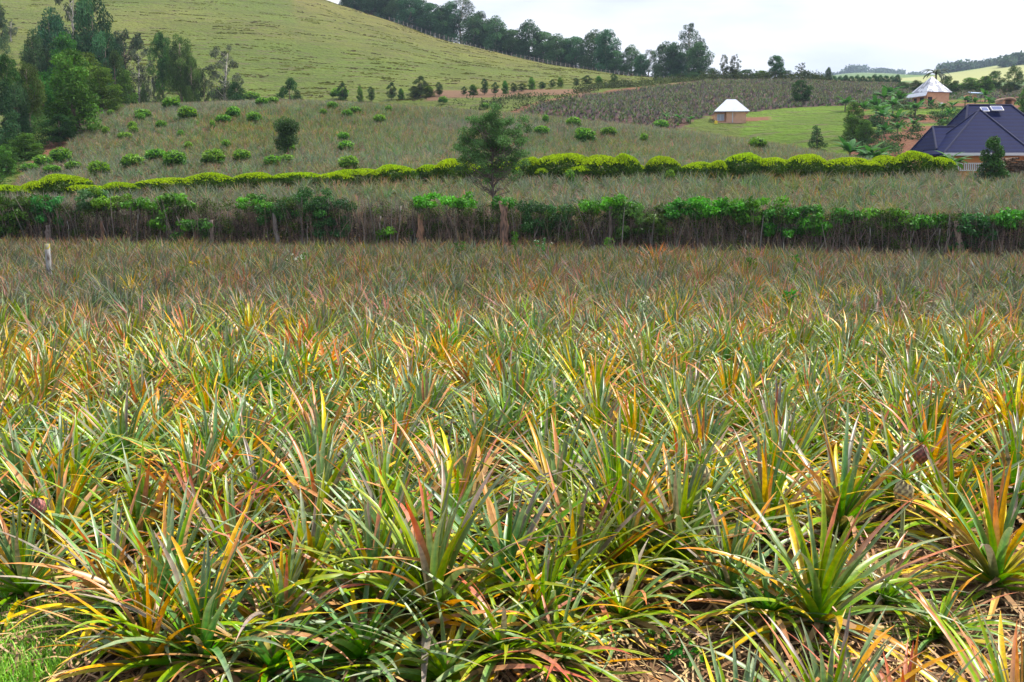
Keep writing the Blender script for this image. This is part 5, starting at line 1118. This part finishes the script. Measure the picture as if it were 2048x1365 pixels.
# large dark-tiled house
Yh = 84.0; q = Yh/FPX; x0 = P(1887, 307, Yh)[0]; x1 = P(2135, 307, Yh)[0]; wH = x1-x0; dH = 9.0; ez = zpy(Yh, 305); gz = H1(x0+3, Yh)
hm = empty('tiled_house', ((x0+x1)/2, Yh+dH/2, gz), R(-2)); hz = ez-gz; apex = zpy(Yh+dH/2, 211)-ez
wallbox(hm, wH-4.0, dH-2.4, hz-.2, M_orange, (1.6, 2.6)); ridge_l = P(2030, 211, Yh+dH/2)[0]-P(1934, 211, Yh+dH/2)[0]; ridx = (P(2030, 211, Yh+dH/2)[0]+P(1934, 211, Yh+dH/2)[0])/2-(x0+x1)/2
def roof2(parent, xa, xb, ya, yb, z0, rise, ra, rb, yr, name='roof', th=.14):
    top = [(xa, ya, z0), (xb, ya, z0), (xb, yb, z0), (xa, yb, z0), (ra, yr, z0+rise), (rb, yr, z0+rise)]; bot = [(x, y, z-th) for x, y, z in top]
    mb = MB(); mb.add34(top+bot, [[0, 1, 5, 4], [2, 3, 4, 5], [6, 10, 11, 7], [8, 11, 10, 9], [0, 6, 7, 1], [1, 7, 8, 2], [2, 8, 9, 3], [3, 9, 6, 0]], [[1, 2, 5], [3, 0, 4], [7, 11, 8], [9, 10, 6]], (1, 1, 1))
    r_ = obj(name, mb.mesh(name, M_tile), parent)
    cp = MB(); e = .02
    for a_, b_ in ((0, 4), (1, 5), (2, 5), (3, 4), (4, 5)): cp.tube([np.array(top[a_])+[0, 0, e], np.array(top[b_])+[0, 0, e]], .085, 6, (1, 1, 1))
    obj('ridge_cap', cp.mesh('ridge_cap', M_cap), r_); return r_, top
xc = (x0+x1)/2; hm.rotation_euler = (0, 0, 0)
lx = lambda px, Y: P(px, 300, Y)[0]-xc
ly = lambda Y: Y-(Yh+dH/2)
lz = lambda py, Y: zpy(Y, py)-gz
def proof(name, pa, pb, Ya, Yb, pye, ra, rb, Yr, pyr): return roof2(hm, lx(pa, Ya), lx(pb, Ya), ly(Ya), ly(Yb), lz(pye, Ya), lz(pyr, Yr)-lz(pye, Ya), lx(ra, Yr), lx(rb, Yr), ly(Yr), name)
rf, tp = proof('roof', 1925, 2140, Yh+2, Yh+11, 302, 1930, 2016, Yh+6.5, 211)
proof('front_roof', 1888, 2068, Yh, Yh+5.4, 307, 1953, 1956, Yh+4.6, 221)
proof('wing_roof', 1873, 1940, Yh+2.6, Yh+8.4, 299, 1863, 1930, Yh+6.2, 254)
ef = lz(307, Yh); a_, b_ = lx(1888, Yh), lx(2068, Yh)
wallbox(hm, b_-a_-1.2, 5, ef-.2, M_orange, ((a_+b_)/2, ly(Yh)+3.1), 'front_wall'); wallbox(hm, 4, 4.6, lz(299, Yh+2.6)-.2, M_orange, (lx(1873, Yh+2.6)+2.6, ly(Yh+2.6)+3.4), 'wing_wall')
mb = MB(); mb.box(((a_+b_)/2, ly(Yh)-.03, ef-.07), (b_-a_, .05, .22)); mb.box((lx(2068, Yh+2)+2, ly(Yh+2)-.03, lz(302, Yh+2)-.07), (4.2, .05, .22)); obj('fascia', mb.mesh('fascia', M_white), hm)
mb = MB(); bz = ef-.75
for k in range(18): mb.box((a_+.75+k*.16, ly(Yh)+.42, bz-.3), (.07, .07, .5))
mb.box((a_+2.1, ly(Yh)+.42, bz-.02), (3.1, .1, .07)); mb.box((a_+2.1, ly(Yh)+.42, bz-.58), (3.1, .1, .07)); obj('balustrade', mb.mesh('balustrade', M_white), hm)
slope = math.atan2(lz(211, Yh+6.5)-lz(302, Yh+2), 4.5)
for (ppx, ppy, wv, lab) in [(1962, 220, .60, 'smaller square panel'), (1986, 218, .95, 'larger panel')]:
    Yp = Yh+6.0; 
    for _ in range(8): zr = lz(302, Yh+2)+(Yp-Yh-2)*math.tan(slope); pyn = 682.5+FPX*math.tan(math.atan((CAMH-(zr+gz+.2))/Yp)-PITCH); Yp += (pyn-ppy)*.04
    xx = lx(ppx, Yp); yy = ly(Yp)-.22; zz = zr+.1
    fo_ = MB(); fo_.box((0, 0, 0), (wv*1.05, .66, .06)); f_ = obj('solar_panel', fo_.mesh('solar_panel', M_frame), hm); f_.location = (xx, yy, zz+.12); f_.rotation_euler = (slope*.85, 0, 0); f_['label'] = lab
    g_ = MB(); g_.box((0, 0, .034), (wv*1.05-.12, .54, .01)); obj('cell', g_.mesh('cell', M_panel), f_)
tag(hm, 'large house with a dark blue-grey hipped tile roof and orange walls', 'house')
# stacked logs beside the house
r = np.random.RandomState(3); lp = empty('log_pile', P(2034, 327, 61.5)); lp.location.z = H1(lp.location.x, 61.5); mb = MB()
for k in range(90):
    z = .2+(k//12)*.14+r.rand()*.04; xx = (k % 12)*.16-.95+r.normal()*.05; ln = r.uniform(.5, 1.1)
    c = CG([.36, .25, .16])*r.uniform(.6, 1.3)
    if k % 5 < 2: mb.tube([(xx-.5, -.25+r.normal()*.1, z), (xx+.5, -.25+r.normal()*.1, z+r.normal()*.05)], r.uniform(.03, .055), 5, c)
    else: mb.tube([(xx, -.3-ln/3, z), (xx+r.normal()*.06, .5, z+.03)], r.uniform(.045, .075), 6, c)
obj('logs', mb.mesh('logs', M_wood), lp); mb = MB()
for xx in (-1.1, .2, 1.2): mb.tube([(xx, -.45, -.2), (xx+.08, -.45, 1.55)], .03, 5, (.3, .24, .18))
obj('stakes', mb.mesh('stakes', M_wood), lp); tag(lp, 'pile of stacked cut firewood at the right edge beside the house', 'firewood pile')

# ------------------------------------------------------------------ haze
zmin, zmax = -40.0, 185.0
hb_ = MB(); hb_.box((0, 1135, (zmin+zmax)/2), (4100, 2370, zmax-zmin))
hm_ = bpy.data.materials.new('haze'); hm_.use_nodes = True; hn = hm_.node_tree.nodes; hn.remove(hn['Principled BSDF']); pv = hn.new('ShaderNodeVolumePrincipled')
pv.inputs['Color'].default_value = (.62, .78, 1.0, 1); pv.inputs['Density'].default_value = .00022; pv.inputs['Anisotropy'].default_value = .2
hm_.node_tree.links.new(pv.outputs[0], hn['Material Output'].inputs['Volume'])
tag(obj('haze', hb_.mesh('haze', hm_)), 'pale bluish haze fading the distant hills', 'haze', kind='stuff')
print('terrain z range', Zg.min(), Zg.max())
